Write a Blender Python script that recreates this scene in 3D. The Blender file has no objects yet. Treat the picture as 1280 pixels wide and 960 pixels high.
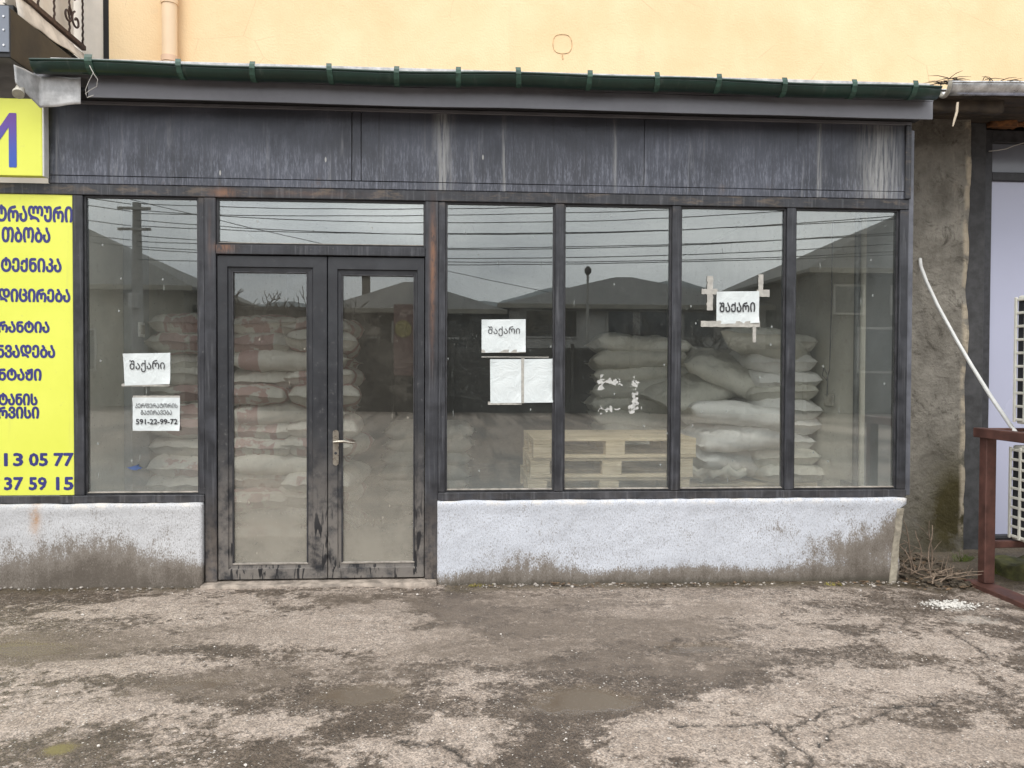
import bpy, bmesh, math, random
import numpy as np
from mathutils import Vector, Matrix, noise as mnoise

C = bpy.context.scene.collection
SC = bpy.context.scene
R = math.radians
rnd = random.Random(7)

# ------------------------------------------------------------------ camera, world, sun, exposure
CAM = Vector((0.0, -5.1, 1.40))
YAW, PITCH, ROLL, FPX = 0.066345, -0.018351, 0.003618, 962.0
_fw = Vector((math.sin(YAW) * math.cos(PITCH), math.cos(YAW) * math.cos(PITCH), math.sin(PITCH)))
_r = Vector((math.cos(YAW), -math.sin(YAW), 0.0))
_u = _r.cross(_fw)
RIGHT = _r * math.cos(ROLL) + _u * math.sin(ROLL)
UP = -_r * math.sin(ROLL) + _u * math.cos(ROLL)
cd = bpy.data.cameras.new('camera')
cam = bpy.data.objects.new('camera', cd)
C.objects.link(cam)
cam.matrix_world = Matrix((
    (RIGHT.x, UP.x, -_fw.x, CAM.x), (RIGHT.y, UP.y, -_fw.y, CAM.y),
    (RIGHT.z, UP.z, -_fw.z, CAM.z), (0, 0, 0, 1)))
cd.sensor_width = 36.0
cd.lens = FPX / 1280.0 * 36.0
cd.clip_start = 0.05
cd.clip_end = 2500
SC.camera = cam

SUN_EL, SUN_AZ = 52, 200          # azimuth measured from +y towards +x: behind the camera, a bit to the left
w = bpy.data.worlds.new('World')
SC.world = w
w.use_nodes = True
wn = w.node_tree
wn.nodes.clear()
wo = wn.nodes.new('ShaderNodeOutputWorld')
bg = wn.nodes.new('ShaderNodeBackground')
sky = wn.nodes.new('ShaderNodeTexSky')
sky.sky_type = 'NISHITA'
sky.sun_disc = False
sky.sun_elevation = R(SUN_EL)
sky.sun_rotation = R(SUN_AZ)
sky.dust_density = 4.0
sky.air_density = 1.0
hsv = wn.nodes.new('ShaderNodeHueSaturation')
hsv.inputs['Saturation'].default_value = 0.12
tc = wn.nodes.new('ShaderNodeTexCoord')
mp = wn.nodes.new('ShaderNodeMapping')
mp.inputs['Scale'].default_value = (1.0, 1.0, 2.6)
nz = wn.nodes.new('ShaderNodeTexNoise')
nz.inputs['Scale'].default_value = 2.1
nz.inputs['Detail'].default_value = 5
nz.inputs['Roughness'].default_value = 0.55
rp = wn.nodes.new('ShaderNodeValToRGB')      # cloud deck: light and dark grey
rp.color_ramp.elements[0].position = 0.33
rp.color_ramp.elements[0].color = (5.6, 5.9, 6.3, 1)
rp.color_ramp.elements[1].position = 0.66
rp.color_ramp.elements[1].color = (11.5, 11.6, 11.6, 1)
mx = wn.nodes.new('ShaderNodeMix')
mx.data_type = 'RGBA'
mx.inputs['Factor'].default_value = 0.85
wn.links.new(tc.outputs['Generated'], mp.inputs['Vector'])
wn.links.new(mp.outputs['Vector'], nz.inputs['Vector'])
wn.links.new(nz.outputs['Fac'], rp.inputs['Fac'])
wn.links.new(sky.outputs['Color'], hsv.inputs['Color'])
wn.links.new(hsv.outputs['Color'], mx.inputs['A'])
wn.links.new(rp.outputs['Color'], mx.inputs['B'])
sx = wn.nodes.new('ShaderNodeSeparateXYZ')      # the cloud deck is thicker and darker low over the hills
wn.links.new(tc.outputs['Generated'], sx.inputs[0])
mr = wn.nodes.new('ShaderNodeMapRange')
mr.inputs['From Min'].default_value = .04
mr.inputs['From Max'].default_value = .24
mr.inputs['To Min'].default_value = .72
mr.inputs['To Max'].default_value = 1.12
wn.links.new(sx.outputs['Z'], mr.inputs['Value'])
vmu = wn.nodes.new('ShaderNodeVectorMath')
vmu.operation = 'SCALE'
wn.links.new(mx.outputs['Result'], vmu.inputs[0])
wn.links.new(mr.outputs[0], vmu.inputs['Scale'])
wn.links.new(vmu.outputs[0], bg.inputs['Color'])
bg.inputs['Strength'].default_value = 0.12
wn.links.new(bg.outputs['Background'], wo.inputs['Surface'])

sd = bpy.data.lights.new('sun', 'SUN')
sd.energy = 0.9
sd.angle = R(25)
sd.color = (1.0, 0.96, 0.9)
sun = bpy.data.objects.new('sun', sd)
C.objects.link(sun)
sv = Vector((math.sin(R(SUN_AZ)) * math.cos(R(SUN_EL)), math.cos(R(SUN_AZ)) * math.cos(R(SUN_EL)), math.sin(R(SUN_EL))))
sun.rotation_euler = sv.to_track_quat('Z', 'Y').to_euler()

SC.view_settings.view_transform = 'Standard'
SC.view_settings.look = 'None'
SC.view_settings.gamma = 1.0
SC.view_settings.use_curve_mapping = False
SC.view_settings.exposure = 0.78
SC.cycles.max_bounces = 8
SC.cycles.transparent_max_bounces = 24
SC.cycles.use_denoising = True


def ray(px, py):
    d = RIGHT * ((px - 640) / FPX) - UP * ((py - 480) / FPX) + _fw
    return d / d.y


def at(px, py, y=0.0):
    """point of the plane y = const"""
    return CAM + ray(px, py) * (5.1 + y)


def gz(x):
    return -0.008 * x - 0.015


def gnd(px, py, z=-0.02):
    d = ray(px, py)
    return CAM + d * ((z - CAM.z) / d.z)


def behind(px, py, L):
    """point L metres behind the front, on the street side, whose mirror image in the glass is at px, py"""
    q = CAM + ray(px, py) * (5.1 + L)
    return Vector((q.x, -L, q.z))


# ------------------------------------------------------------------ shader helper
class G:
    def __init__(s, name, rough=0.7, metal=0.0, spec=0.5):
        s.m = bpy.data.materials.new(name)
        s.m.use_nodes = True
        s.nt = s.m.node_tree
        s.b = s.nt.nodes['Principled BSDF']
        s.out = s.nt.nodes['Material Output']
        s.b.inputs['Roughness'].default_value = rough
        s.b.inputs['Metallic'].default_value = metal
        s.b.inputs['Specular IOR Level'].default_value = spec
        t = s.nt.nodes.new('ShaderNodeTexCoord')
        s.obj = t.outputs['Object']
        s._xyz = None

    def put(s, sock, v):
        if isinstance(v, bpy.types.NodeSocket):
            s.nt.links.new(v, sock)
        elif isinstance(v, (tuple, list)) and len(v) == 3 and sock.type == 'RGBA':
            sock.default_value = (*v, 1)
        else:
            sock.default_value = v

    def M(s, op, a, b=0.0, c=None, clamp=False):
        n = s.nt.nodes.new('ShaderNodeMath')
        n.operation = op
        n.use_clamp = clamp
        s.put(n.inputs[0], a)
        s.put(n.inputs[1], b)
        if c is not None:
            s.put(n.inputs[2], c)
        return n.outputs[0]

    def add(s, a, b): return s.M('ADD', a, b)
    def mul(s, a, b, clamp=False): return s.M('MULTIPLY', a, b, clamp=clamp)
    def sub(s, a, b): return s.M('SUBTRACT', a, b)

    def xyz(s):
        if s._xyz is None:
            n = s.nt.nodes.new('ShaderNodeSeparateXYZ')
            s.nt.links.new(s.obj, n.inputs[0])
            s._xyz = n.outputs
        return s._xyz

    def map(s, scale=(1, 1, 1), loc=(0, 0, 0), vec=None):
        n = s.nt.nodes.new('ShaderNodeMapping')
        s.put(n.inputs['Vector'], vec or s.obj)
        n.inputs['Scale'].default_value = scale
        n.inputs['Location'].default_value = loc
        return n.outputs[0]

    def noise(s, scale, detail=4, rough=0.55, vec=None, dist=0.0):
        n = s.nt.nodes.new('ShaderNodeTexNoise')
        s.put(n.inputs['Vector'], vec or s.obj)
        n.inputs['Scale'].default_value = scale
        n.inputs['Detail'].default_value = detail
        n.inputs['Roughness'].default_value = rough
        n.inputs['Distortion'].default_value = dist
        return n.outputs['Fac']

    def vor(s, scale, vec=None, feature='F1', out='Distance', rand=1.0):
        n = s.nt.nodes.new('ShaderNodeTexVoronoi')
        n.feature = feature
        s.put(n.inputs['Vector'], vec or s.obj)
        n.inputs['Scale'].default_value = scale
        n.inputs['Randomness'].default_value = rand
        return n.outputs[out]

    def vor2(s, scale, zs=1.0, out='Distance'):
        X, Y, Z = s.xyz()
        cmb = s.nt.nodes.new('ShaderNodeCombineXYZ')
        s.put(cmb.inputs[0], X)
        s.put(cmb.inputs[1], s.mul(Z, zs))
        n = s.nt.nodes.new('ShaderNodeTexVoronoi')
        n.voronoi_dimensions = '2D'
        s.put(n.inputs['Vector'], cmb.outputs[0])
        n.inputs['Scale'].default_value = scale
        return n.outputs[out]

    def step(s, v, a, b, lo=0.0, hi=1.0):
        n = s.nt.nodes.new('ShaderNodeMapRange')
        n.interpolation_type = 'SMOOTHSTEP'
        s.put(n.inputs['Value'], v)
        n.inputs['From Min'].default_value = a
        n.inputs['From Max'].default_value = b
        n.inputs['To Min'].default_value = lo
        n.inputs['To Max'].default_value = hi
        return n.outputs[0]

    def mix(s, f, a, b, blend='MIX'):
        n = s.nt.nodes.new('ShaderNodeMix')
        n.data_type = 'RGBA'
        n.blend_type = blend
        s.put(n.inputs['Factor'], f)
        s.put(n.inputs['A'], a)
        s.put(n.inputs['B'], b)
        return n.outputs['Result']

    def spot(s, x, z, rx, rz):
        """soft round mark on a wall at x, z"""
        X, Y, Z = s.xyz()
        a = s.mul(s.sub(X, x), 1 / rx)
        b = s.mul(s.sub(Z, z), 1 / rz)
        d = s.add(s.mul(a, a), s.mul(b, b))
        return s.M('EXPONENT', s.mul(d, -1.0))

    def attr(s, name):
        n = s.nt.nodes.new('ShaderNodeAttribute')
        n.attribute_name = name
        return n.outputs['Fac']

    def rand(s):
        return s.nt.nodes.new('ShaderNodeObjectInfo').outputs['Random']

    def bump(s, h, strength=0.3, dist=0.01):
        n = s.nt.nodes.new('ShaderNodeBump')
        n.inputs['Strength'].default_value = strength
        n.inputs['Distance'].default_value = dist
        s.put(n.inputs['Height'], h)
        s.nt.links.new(n.outputs[0], s.b.inputs['Normal'])

    def col(s, c): s.put(s.b.inputs['Base Color'], c)
    def rough(s, r): s.put(s.b.inputs['Roughness'], r)


def plain(name, c, rough=0.6, metal=0.0, var=0.25, scale=9.0, bump=0.15):
    g = G(name, rough, metal)
    n = g.noise(scale, 6, 0.6)
    lo = tuple(v * (1 - var) for v in c)
    hi = tuple(min(1, v * (1 + var)) for v in c)
    g.col(g.mix(g.step(n, .3, .7), lo, hi))
    g.rough(g.step(n, .2, .8, max(.05, rough - .12), min(1, rough + .12)))
    if bump:
        g.bump(g.noise(scale * 6, 4), bump, .004)
    return g.m


MAT = {}

# peach render
g = G('peach_render', .85)
n = g.noise(1.3, 6, .6)
n2 = g.noise(24, 5, .6)
c = g.mix(g.step(n, .3, .7), (.80, .58, .335), (.87, .67, .415))
c = g.mix(g.mul(g.step(g.noise(1, 5, .65, g.map((5, 5, .7))), .55, .8), .22), c, (.58, .42, .25))
c = g.mix(g.mul(g.step(n2, .5, .8), .12), c, (.95, .75, .48))
hair = g.step(g.vor(1.1, g.map((1, 1, 1.7)), 'DISTANCE_TO_EDGE'), .006, .0015)
c = g.mix(g.mul(g.mul(hair, g.step(g.noise(.9, 3), .5, .6)), .35), c, (.50, .36, .20))
c = g.mix(g.mul(g.step(g.noise(3.2, 7, .7, None, .8), .60, .74), .16), c, (.60, .47, .33))
g.col(c)
g.bump(g.add(g.noise(60, 5), g.mul(n, 2.0)), .45, .008)
MAT['peach'] = g.m

# fascia sheet: dark painted metal with run marks
g = G('weathered_dark_sheet', .45, .1)
X, Y, Z = g.xyz()
warp = g.map((1, 1, 1))
fine = g.noise(1, 6, .7, g.map((120, 30, 24)))
fin2 = g.noise(1, 5, .65, g.map((55, 30, 5)))
runs = g.noise(1, 5, .65, g.map((17, 9, 1.0)), .9)
big = g.noise(1, 5, .6, g.map((1.5, 1, 2.4)), .6)
c = g.mix(g.step(big, .3, .7), (.038, .042, .054), (.080, .087, .112))
c = g.mix(g.step(g.noise(1, 4, .6, g.map((.9, 1, .5), (4, 0, 0))), .45, .7), c, (.048, .051, .063))
amt = g.mul(g.step(g.add(big, g.mul(g.sub(Z, 2.85), -1.1)), .25, .75), .85)
c = g.mix(g.mul(g.step(g.add(g.mul(fine, .5), g.mul(fin2, .5)), .46, .63), amt), c, (.185, .197, .24))
c = g.mix(g.mul(g.step(runs, .58, .70), g.step(Z, 3.08, 2.75, .05, .5)), c, (.24, .245, .26))
c = g.mix(g.mul(g.step(g.noise(1, 4, .6, g.map((31, 9, .7), (9, 0, 2)), .3), .56, .70), .6), c, (.034, .035, .042))
pale = g.add(g.mul(g.spot(-.12, 2.85, .05, .7), 1.0), g.add(g.mul(g.spot(2.84, 2.75, .13, .5), 1.0), g.add(g.mul(g.spot(2.42, 2.8, .015, .5), .8), g.add(g.mul(g.spot(1.02, 2.8, .012, .3), .7), g.mul(g.spot(.28, 2.75, .012, .35), .7)))))
pale = g.mul(pale, g.step(g.noise(1, 6, .7, g.map((60, 10, 3.2)), .3), .36, .60))
c = g.mix(g.M('MULTIPLY', pale, .66, clamp=True), c, (.40, .40, .385))
rust = g.mul(g.step(Z, 2.72, 2.57), g.step(g.noise(1, 5, .7, g.map((7, 7, 3))), .56, .72))
c = g.mix(g.mul(rust, .4), c, (.17, .12, .085))
mark = g.mul(g.step(g.vor2(8, .35), .06, .03), g.step(g.M('FRACT', g.mul(g.vor2(8, .35, 'Color'), 6.3)), .94, .95))
c = g.mix(g.mul(mark, .7), c, (.50, .50, .48))
g.col(c)
g.rough(g.step(fine, .3, .7, .36, .62))
g.bump(g.add(fine, g.mul(big, 3)), .25, .003)
MAT['sheet'] = g.m

# steel frame
g = G('worn_dark_frame', .5, .1)
X, Y, Z = g.xyz()
n = g.noise(6, 6, .65)
sp = g.noise(70, 4, .7)
ver = g.noise(1, 4, .6, g.map((60, 30, 2.5)))
c = g.mix(g.step(n, .35, .7), (.019, .020, .024), (.046, .048, .057))
c = g.mix(g.mul(g.step(ver, .50, .74), .6), c, (.12, .122, .132))
c = g.mix(g.mul(g.step(sp, .62, .75), .6), c, (.20, .19, .18))
dust = g.mul(g.step(Z, .75, .0, .0, .75), g.step(g.noise(9, 6, .7), .35, .62))
c = g.mix(dust, c, (.20, .17, .145))
top = g.mul(g.step(Z, 2.44, 2.54), g.step(g.noise(1, 6, .7, g.map((5, 5, 16))), .50, .64))
c = g.mix(g.mul(top, .5), c, (.17, .13, .095))
rs = g.add(g.spot(-.185, 2.15, .018, .26), g.add(g.spot(-1.53, 2.535, .07, .03), g.spot(-1.53, 2.185, .06, .03)))
rs = g.add(rs, g.mul(g.spot(-1.62, 2.25, .010, .2), .2))
rs = g.add(rs, g.add(g.mul(g.spot(-.19, 1.8, .014, .3), .5), g.mul(g.spot(-1.0, 2.54, .35, .018), .25)))
rs = g.mul(rs, g.step(g.noise(1, 6, .75, g.map((60, 60, 14))), .33, .55))
c = g.mix(g.M('MULTIPLY', rs, .8, clamp=True), c, (.23, .115, .065))
g.col(c)
g.rough(g.step(n, .3, .7, .38, .62))
g.bump(sp, .25, .002)
MAT['frame'] = g.m

# door profile: anthracite, dirty towards the bottom with dark runs
g = G('anthracite_door_profile', .42)
X, Y, Z = g.xyz()
n = g.noise(5, 6, .65)
c = g.mix(g.step(n, .3, .7), (.016, .017, .021), (.030, .032, .037))
sp = g.noise(30, 6, .75)
c = g.mix(g.mul(g.step(sp, .56, .72), g.step(Z, 2.0, 1.2, .1, .55)), c, (.17, .165, .16))
low = g.mul(g.step(Z, 1.15, .15, .0, .9), g.step(g.noise(7, 6, .7), .33, .58))
c = g.mix(low, c, (.19, .172, .155))
runs = g.mul(g.step(g.noise(1, 3, .5, g.map((26, 26, 4.5)), 1.2), .57, .64), g.step(Z, .75, .35))
c = g.mix(runs, c, (.016, .016, .018))
g.col(c)
g.rough(g.step(sp, .3, .7, .32, .6))
g.bump(sp, .15, .0015)
MAT['door'] = g.m


def glass(name, r0, dust_lo, dust_base, dust_col, zlo, zhi):
    g = G(name)
    X, Y, Z = g.xyz()
    nt = g.nt
    nt.nodes.remove(g.b)
    lw = nt.nodes.new('ShaderNodeLayerWeight')
    lw.inputs['Blend'].default_value = .5
    f5 = g.M('POWER', lw.outputs['Facing'], 5.0)
    fres = g.add(g.mul(f5, 1 - r0), r0)
    tr = nt.nodes.new('ShaderNodeBsdfTransparent')
    tr.inputs[0].default_value = (.965, .975, .965, 1)
    gl = nt.nodes.new('ShaderNodeBsdfGlossy')
    gl.inputs['Roughness'].default_value = .0
    gl.inputs['Color'].default_value = (.96, 1, .99, 1)
    bm = nt.nodes.new('ShaderNodeBump')        # float-glass waviness
    bm.inputs['Strength'].default_value = .02
    bm.inputs['Distance'].default_value = .01
    g.put(bm.inputs['Height'], g.noise(2.3, 1, .4))
    nt.links.new(bm.outputs[0], gl.inputs['Normal'])
    m1 = nt.nodes.new('ShaderNodeMixShader')
    g.put(m1.inputs[0], fres)
    nt.links.new(tr.outputs[0], m1.inputs[1])
    nt.links.new(gl.outputs[0], m1.inputs[2])
    df = nt.nodes.new('ShaderNodeBsdfDiffuse')
    df.inputs['Color'].default_value = (*dust_col, 1)
    tl = nt.nodes.new('ShaderNodeBsdfTranslucent')
    tl.inputs['Color'].default_value = (*dust_col, 1)
    dm = nt.nodes.new('ShaderNodeMixShader')
    dm.inputs[0].default_value = .35
    nt.links.new(df.outputs[0], dm.inputs[1])
    nt.links.new(tl.outputs[0], dm.inputs[2])
    # dust: base film, smears, heavier at the bottom, specks and drips
    film = g.step(g.noise(2.2, 6, .65), .25, .75, .3, 1.0)
    smear = g.step(g.noise(1, 6, .7, g.map((3.5, 1, 9)), 1.5), .52, .75)
    drip = g.step(g.noise(1, 4, .6, g.map((34, 1, 1.6))), .55, .8)
    low = g.mul(g.step(Z, zhi, zlo), g.step(g.noise(4.5, 7, .7), .2, .62, .45, 1.0))
    d = g.add(g.mul(film, dust_base), g.mul(smear, dust_base * .7))
    d = g.add(d, g.mul(drip, dust_base * .5))
    d = g.add(d, g.mul(low, dust_lo))
    v = g.vor2(11, .6)
    vr = g.vor2(11, .6, out='Color')
    speck = g.mul(g.step(v, .065, .035), g.step(g.M('FRACT', g.mul(vr, 7.31)), .88, .89))
    v2 = g.vor2(45, .7)
    vr2 = g.vor2(45, .7, out='Color')
    v3 = g.vor2(14, .12)
    vr3 = g.vor2(14, .12, out='Color')
    drp = g.mul(g.step(v3, .05, .02), g.step(g.M('FRACT', g.mul(vr3, 3.91)), .90, .91))
    speck2 = g.add(g.mul(g.step(v2, .14, .06), g.step(g.M('FRACT', g.mul(vr2, 5.77)), .90, .91)), g.mul(drp, 1.6))
    d = g.add(d, g.add(g.mul(speck, .65), g.mul(speck2, .22)))
    d = g.M('MINIMUM', d, .9)
    m2 = nt.nodes.new('ShaderNodeMixShader')
    g.put(m2.inputs[0], d)
    nt.links.new(m1.outputs[0], m2.inputs[1])
    nt.links.new(dm.outputs[0], m2.inputs[2])
    nt.links.new(m2.outputs[0], g.out.inputs['Surface'])
    return g.m


MAT['glass'] = glass('dusty_window_glass', .13, .15, .040, (.47, .50, .485), .55, .95)
MAT['door_glass'] = glass('dusty_door_glass', .12, .56, .075, (.50, .465, .40), .15, .95)
MAT['transom_glass'] = glass('transom_glass', .18, .03, .035, (.50, .50, .46), 2.15, 2.3)

# plinth paint
def plinth_mat(name, spots, lowtop, bluish):
    g = G(name, .9)
    X, Y, Z = g.xyz()
    nn = g.noise(5.5, 6, .7)
    n3 = g.noise(1.6, 5, .6)
    c = g.mix(g.step(n3, .35, .65), tuple(v * .93 for v in bluish), bluish)
    pit = g.noise(1, 4, .75, g.map((165, 165, 80)))
    c = g.mix(g.mul(g.step(pit, .52, .60), g.step(n3, .3, .7, .35, .75)), c, (.21, .20, .195))
    c = g.mix(g.mul(g.step(g.noise(230, 2, .5), .55, .7), .35), c, (.85, .85, .86))
    d = None
    for (x, z, rx, rz, k) in spots:
        sp = g.mul(g.spot(x, z, rx, rz), k)
        d = sp if d is None else g.add(d, sp)
    low = g.mul(g.step(Z, lowtop, -.02), 1.0)
    d = g.add(d, g.mul(low, .95))
    d = g.add(d, g.mul(g.sub(nn, .5), 1.25))
    d = g.add(d, g.mul(g.sub(pit, .5), 2.0))
    d = g.add(d, g.mul(g.sub(g.noise(1, 5, .7, g.map((22, 22, 9))), .5), 1.1))
    c = g.mix(g.step(d, .22, .72), c, (.20, .175, .15))
    c = g.mix(g.mul(g.step(d, .75, 1.4), .8), c, (.095, .078, .062))
    c = g.mix(g.mul(g.step(Z, .02, -.04), .7), c, (.05, .045, .03))
    c = g.mix(g.mul(g.mul(g.spot(-2.70, .46, .03, .12), 1.0), g.step(nn, .35, .6)), c, (.40, .21, .08))
    edge = g.mul(g.step(Z, .49, .525), g.step(g.noise(14, 5, .7), .45, .65))
    c = g.mix(g.mul(edge, .6), c, (.72, .66, .58))
    g.col(c)
    h = g.add(g.mul(g.noise(1, 4, .65, g.map((75, 75, 48))), 1.0), g.mul(g.noise(12, 4), .8))
    g.bump(h, .55, .008)
    return g.m


MAT['plinth_left'] = plinth_mat('stained_white_plinth', [(-2.30, .16, .42, .17, 1.0), (-3.0, .12, .5, .15, .5), (-1.8, .1, .15, .1, .4)], .20, (.53, .535, .55))
MAT['plinth_right'] = plinth_mat('whitewashed_plinth', [(2.75, .16, .42, .17, .95), (2.95, .33, .14, .12, .55), (.45, .12, .35, .12, .55), (1.5, .06, .5, .06, .4), (2.15, .34, .08, .06, .5)], .12, (.55, .575, .63))

# concrete pier
g = G('rough_grey_concrete', .92)
X, Y, Z = g.xyz()
n = g.noise(3, 7, .68)
c = g.mix(g.step(n, .3, .7), (.125, .113, .093), (.27, .25, .212))
c = g.mix(g.mul(g.step(g.noise(6, 8, .78, None, .8), .53, .66), .75), c, (.055, .047, .036))
c = g.mix(g.mul(g.step(g.noise(1, 5, .7, g.map((7, 7, 1.0))), .55, .75), .55), c, (.34, .31, .26))
moss = g.mul(g.add(g.mul(g.spot(-.24, .34, .24, .36), 1.3), g.mul(g.step(Z, .5, .0), .45)), g.step(g.noise(6, 6, .7), .28, .55))  # moss patch, plus shading near the ground put into the colour
c = g.mix(g.M('MULTIPLY', moss, .95, clamp=True), c, (.050, .040, .010))
c = g.mix(g.mul(g.step(X, -.225, -.185), g.step(g.noise(7, 5), .4, .55)), c, (.42, .36, .27))  # highlight along the right-hand edge, put into the colour
g.col(c)
g.bump(g.add(g.noise(14, 7, .7), g.mul(g.noise(3, 4), 2)), .9, .03)
MAT['concrete'] = g.m

# interior plaster
g = G('interior_plaster', .9)
n = g.noise(2.2, 6, .6)
c = g.mix(g.step(n, .3, .7), (.50, .485, .42), (.62, .60, .53))
c = g.mix(g.mul(g.step(g.noise(7, 6, .7), .55, .72), .5), c, (.30, .275, .22))
g.col(c)
g.bump(g.noise(20, 5), .4, .01)
MAT['plaster'] = g.m
MAT['grey_paint_and_shade'] = plain('grey_paint_and_unlit_plaster', (.30, .315, .325), .8, 0, .12, 2.5)  # painted panel at the right; at the left it stands in for unlit plaster
MAT['back_wall'] = plain('grey_back_plaster', (.20, .195, .18), .9, 0, .2, 2)
MAT['inner_floor'] = plain('interior_screed', (.22, .21, .19), .85, 0, .2, 3)
MAT['soffit'] = plain('dark_soffit', (.02, .02, .022), .8)
MAT['flash'] = plain('dark_grey_flashing', (.15, .15, .165), .42, .2, .18, 2.5, .06)
MAT['white_tin'] = plain('scuffed_white_tin', (.50, .50, .50), .45, .25, .28, 14, .15)
g = G('green_gutter_plastic', .33)
n = g.noise(4, 5, .6)
c = g.mix(g.step(n, .3, .7), (.005, .020, .014), (.009, .034, .025))
c = g.mix(g.mul(g.step(g.noise(1, 5, .7, g.map((22, 5, 5))), .56, .75), .35), c, (.10, .115, .10))
g.col(c)
MAT['gutter'] = g.m
MAT['bracket'] = plain('green_gutter_bracket', (.030, .075, .055), .5, 0, .35, 30)
MAT['side_grey'] = plain('grey_side_sheet', (.12, .125, .145), .5, .1, .3, 6, .1)
MAT['cement'] = plain('pale_cement_edge', (.30, .27, .215), .92, 0, .3, 14, .6)
MAT['galv'] = plain('galvanised_gutter', (.58, .59, .60), .35, .75, .3, 14, .1)
MAT['bead'] = plain('dusty_glazing_bead', (.26, .235, .205), .7, 0, .35, 20)
MAT['bead_dark'] = plain('dark_glazing_bead', (.032, .032, .036), .5, 0, .4, 20)
MAT['handle'] = plain('satin_brass_steel', (.38, .35, .30), .32, .9, .15, 30, .05)
MAT['dark_metal_and_shade'] = plain('black_metal_and_slab_shade', (.010, .010, .012), .45, .2, .3, 4)  # awning metal, and the painted shade of the balcony slab
MAT['awning_grey'] = plain('blue_grey_awning_front', (.16, .18, .22), .45, .1, .12, 4)
MAT['iron'] = plain('rusty_wrought_iron', (.075, .048, .04), .65, .3, .5, 30)
MAT['cream'] = plain('cream_panel', (.76, .70, .62), .8, 0, .1, 3)
MAT['apron'] = plain('weathered_sheet_apron', (.62, .57, .51), .75, 0, .25, 6)
MAT['white_plastic'] = plain('white_plastic', (.66, .66, .64), .45, 0, .1, 10, .03)
MAT['dirty_plastic'] = plain('grimy_white_plastic', (.36, .34, .29), .55, 0, .3, 12, .05)
MAT['rack'] = plain('red_oxide_steel', (.10, .044, .034), .6, .1, .35, 8, .2)
MAT['ac'] = plain('ivory_enamel', (.62, .61, .54), .45, 0, .12, 6, .03)
MAT['black'] = plain('dark_void_plastic', (.015, .016, .02), .6, 0, .2, 6)
MAT['tar'] = plain('tarred_board', (.05, .05, .052), .8, 0, .4, 12)
MAT['lavender'] = plain('frosted_pane_sky_tint', (.45, .465, .59), .25, 0, .04, .5, 0)  # colour carries the sky reflected in the frosted pane
MAT['board'] = plain('rotten_eave_boards', (.05, .038, .027), .9, 0, .5, 7, .5)
MAT['foam'] = plain('orange_foam', (.20, .085, .03), .9, 0, .5, 20, .6)
MAT['twig'] = plain('dry_twig', (.20, .15, .11), .85, 0, .35, 30)
MAT['moss'] = plain('mossy_block', (.085, .085, .03), .95, 0, .6, 8, .8)
MAT['grass'] = plain('weed_green', (.10, .13, .025), .7, 0, .5, 8, 0)
MAT['drygrass'] = plain('weed_yellow', (.30, .26, .07), .8, 0, .4, 8, 0)
MAT['gravel'] = plain('loose_gravel', (.32, .29, .26), .85, 0, .6, 25, .3)
MAT['rubble'] = plain('white_plaster_crumbs', (.58, .56, .52), .9, 0, .15, 25, .3)
MAT['cord'] = plain('grey_cable', (.10, .10, .10), .6)
MAT['pipe'] = plain('dull_steel_pipe', (.13, .135, .135), .5, .3, .3, 8)
MAT['wire'] = plain('pale_wire', (.45, .43, .40), .5, .2)
MAT['tape'] = plain('yellowed_tape', (.40, .385, .35), .5, 0, .2, 30, .1)
MAT['torn_paper'] = plain('torn_whitish_paper', (.44, .44, .42), .7, 0, .25, 40, .1)
MAT['ink'] = plain('black_ink', (.03, .03, .035), .7, 0, .1, 5, 0)
MAT['navy'] = plain('navy_sign_letters', (.028, .030, .175), .5, 0, .06, 3, 0)
g = G('yellow_sign_vinyl', .45)
c = g.mix(g.step(g.noise(1.2, 5, .6), .3, .7), (.67, .71, .085), (.74, .77, .115))
c = g.mix(g.mul(g.step(g.noise(1, 5, .7, g.map((14, 5, 1.2))), .58, .76), .22), c, (.42, .42, .16))
c = g.mix(g.mul(g.step(g.noise(24, 4, .7), .62, .74), .25), c, (.40, .39, .2))
g.col(c)
g.bump(g.noise(2.2, 3), .2, .02)
MAT['yellow'] = g.m
g = G('violet_to_blue_print', .45)
g.col(g.mix(g.step(g.xyz()[2], .08, .40), (.03, .085, .40), (.13, .045, .28)))
MAT['violet'] = g.m
g = G('creased_office_paper', .8)
g.col(g.mix(g.step(g.noise(5, 6, .6), .3, .7), (.60, .645, .65), (.67, .71, .71)))
g.bump(g.noise(9, 6, .65, None, 1.8), .7, .012)
MAT['paper'] = g.m


# pallet wood
g = G('pallet_softwood', .85)
r = g.rand()
gr = g.noise(1, 5, .6, g.map((3, 45, 45)))
c = g.mix(g.step(gr, .3, .7), (.52, .42, .28), (.74, .63, .455))
c = g.mix(g.mul(g.step(g.noise(4, 5, .7), .5, .7), .45), c, (.30, .255, .19))
g.col(c)
g.bump(gr, .3, .003)
MAT['wood'] = g.m


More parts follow.
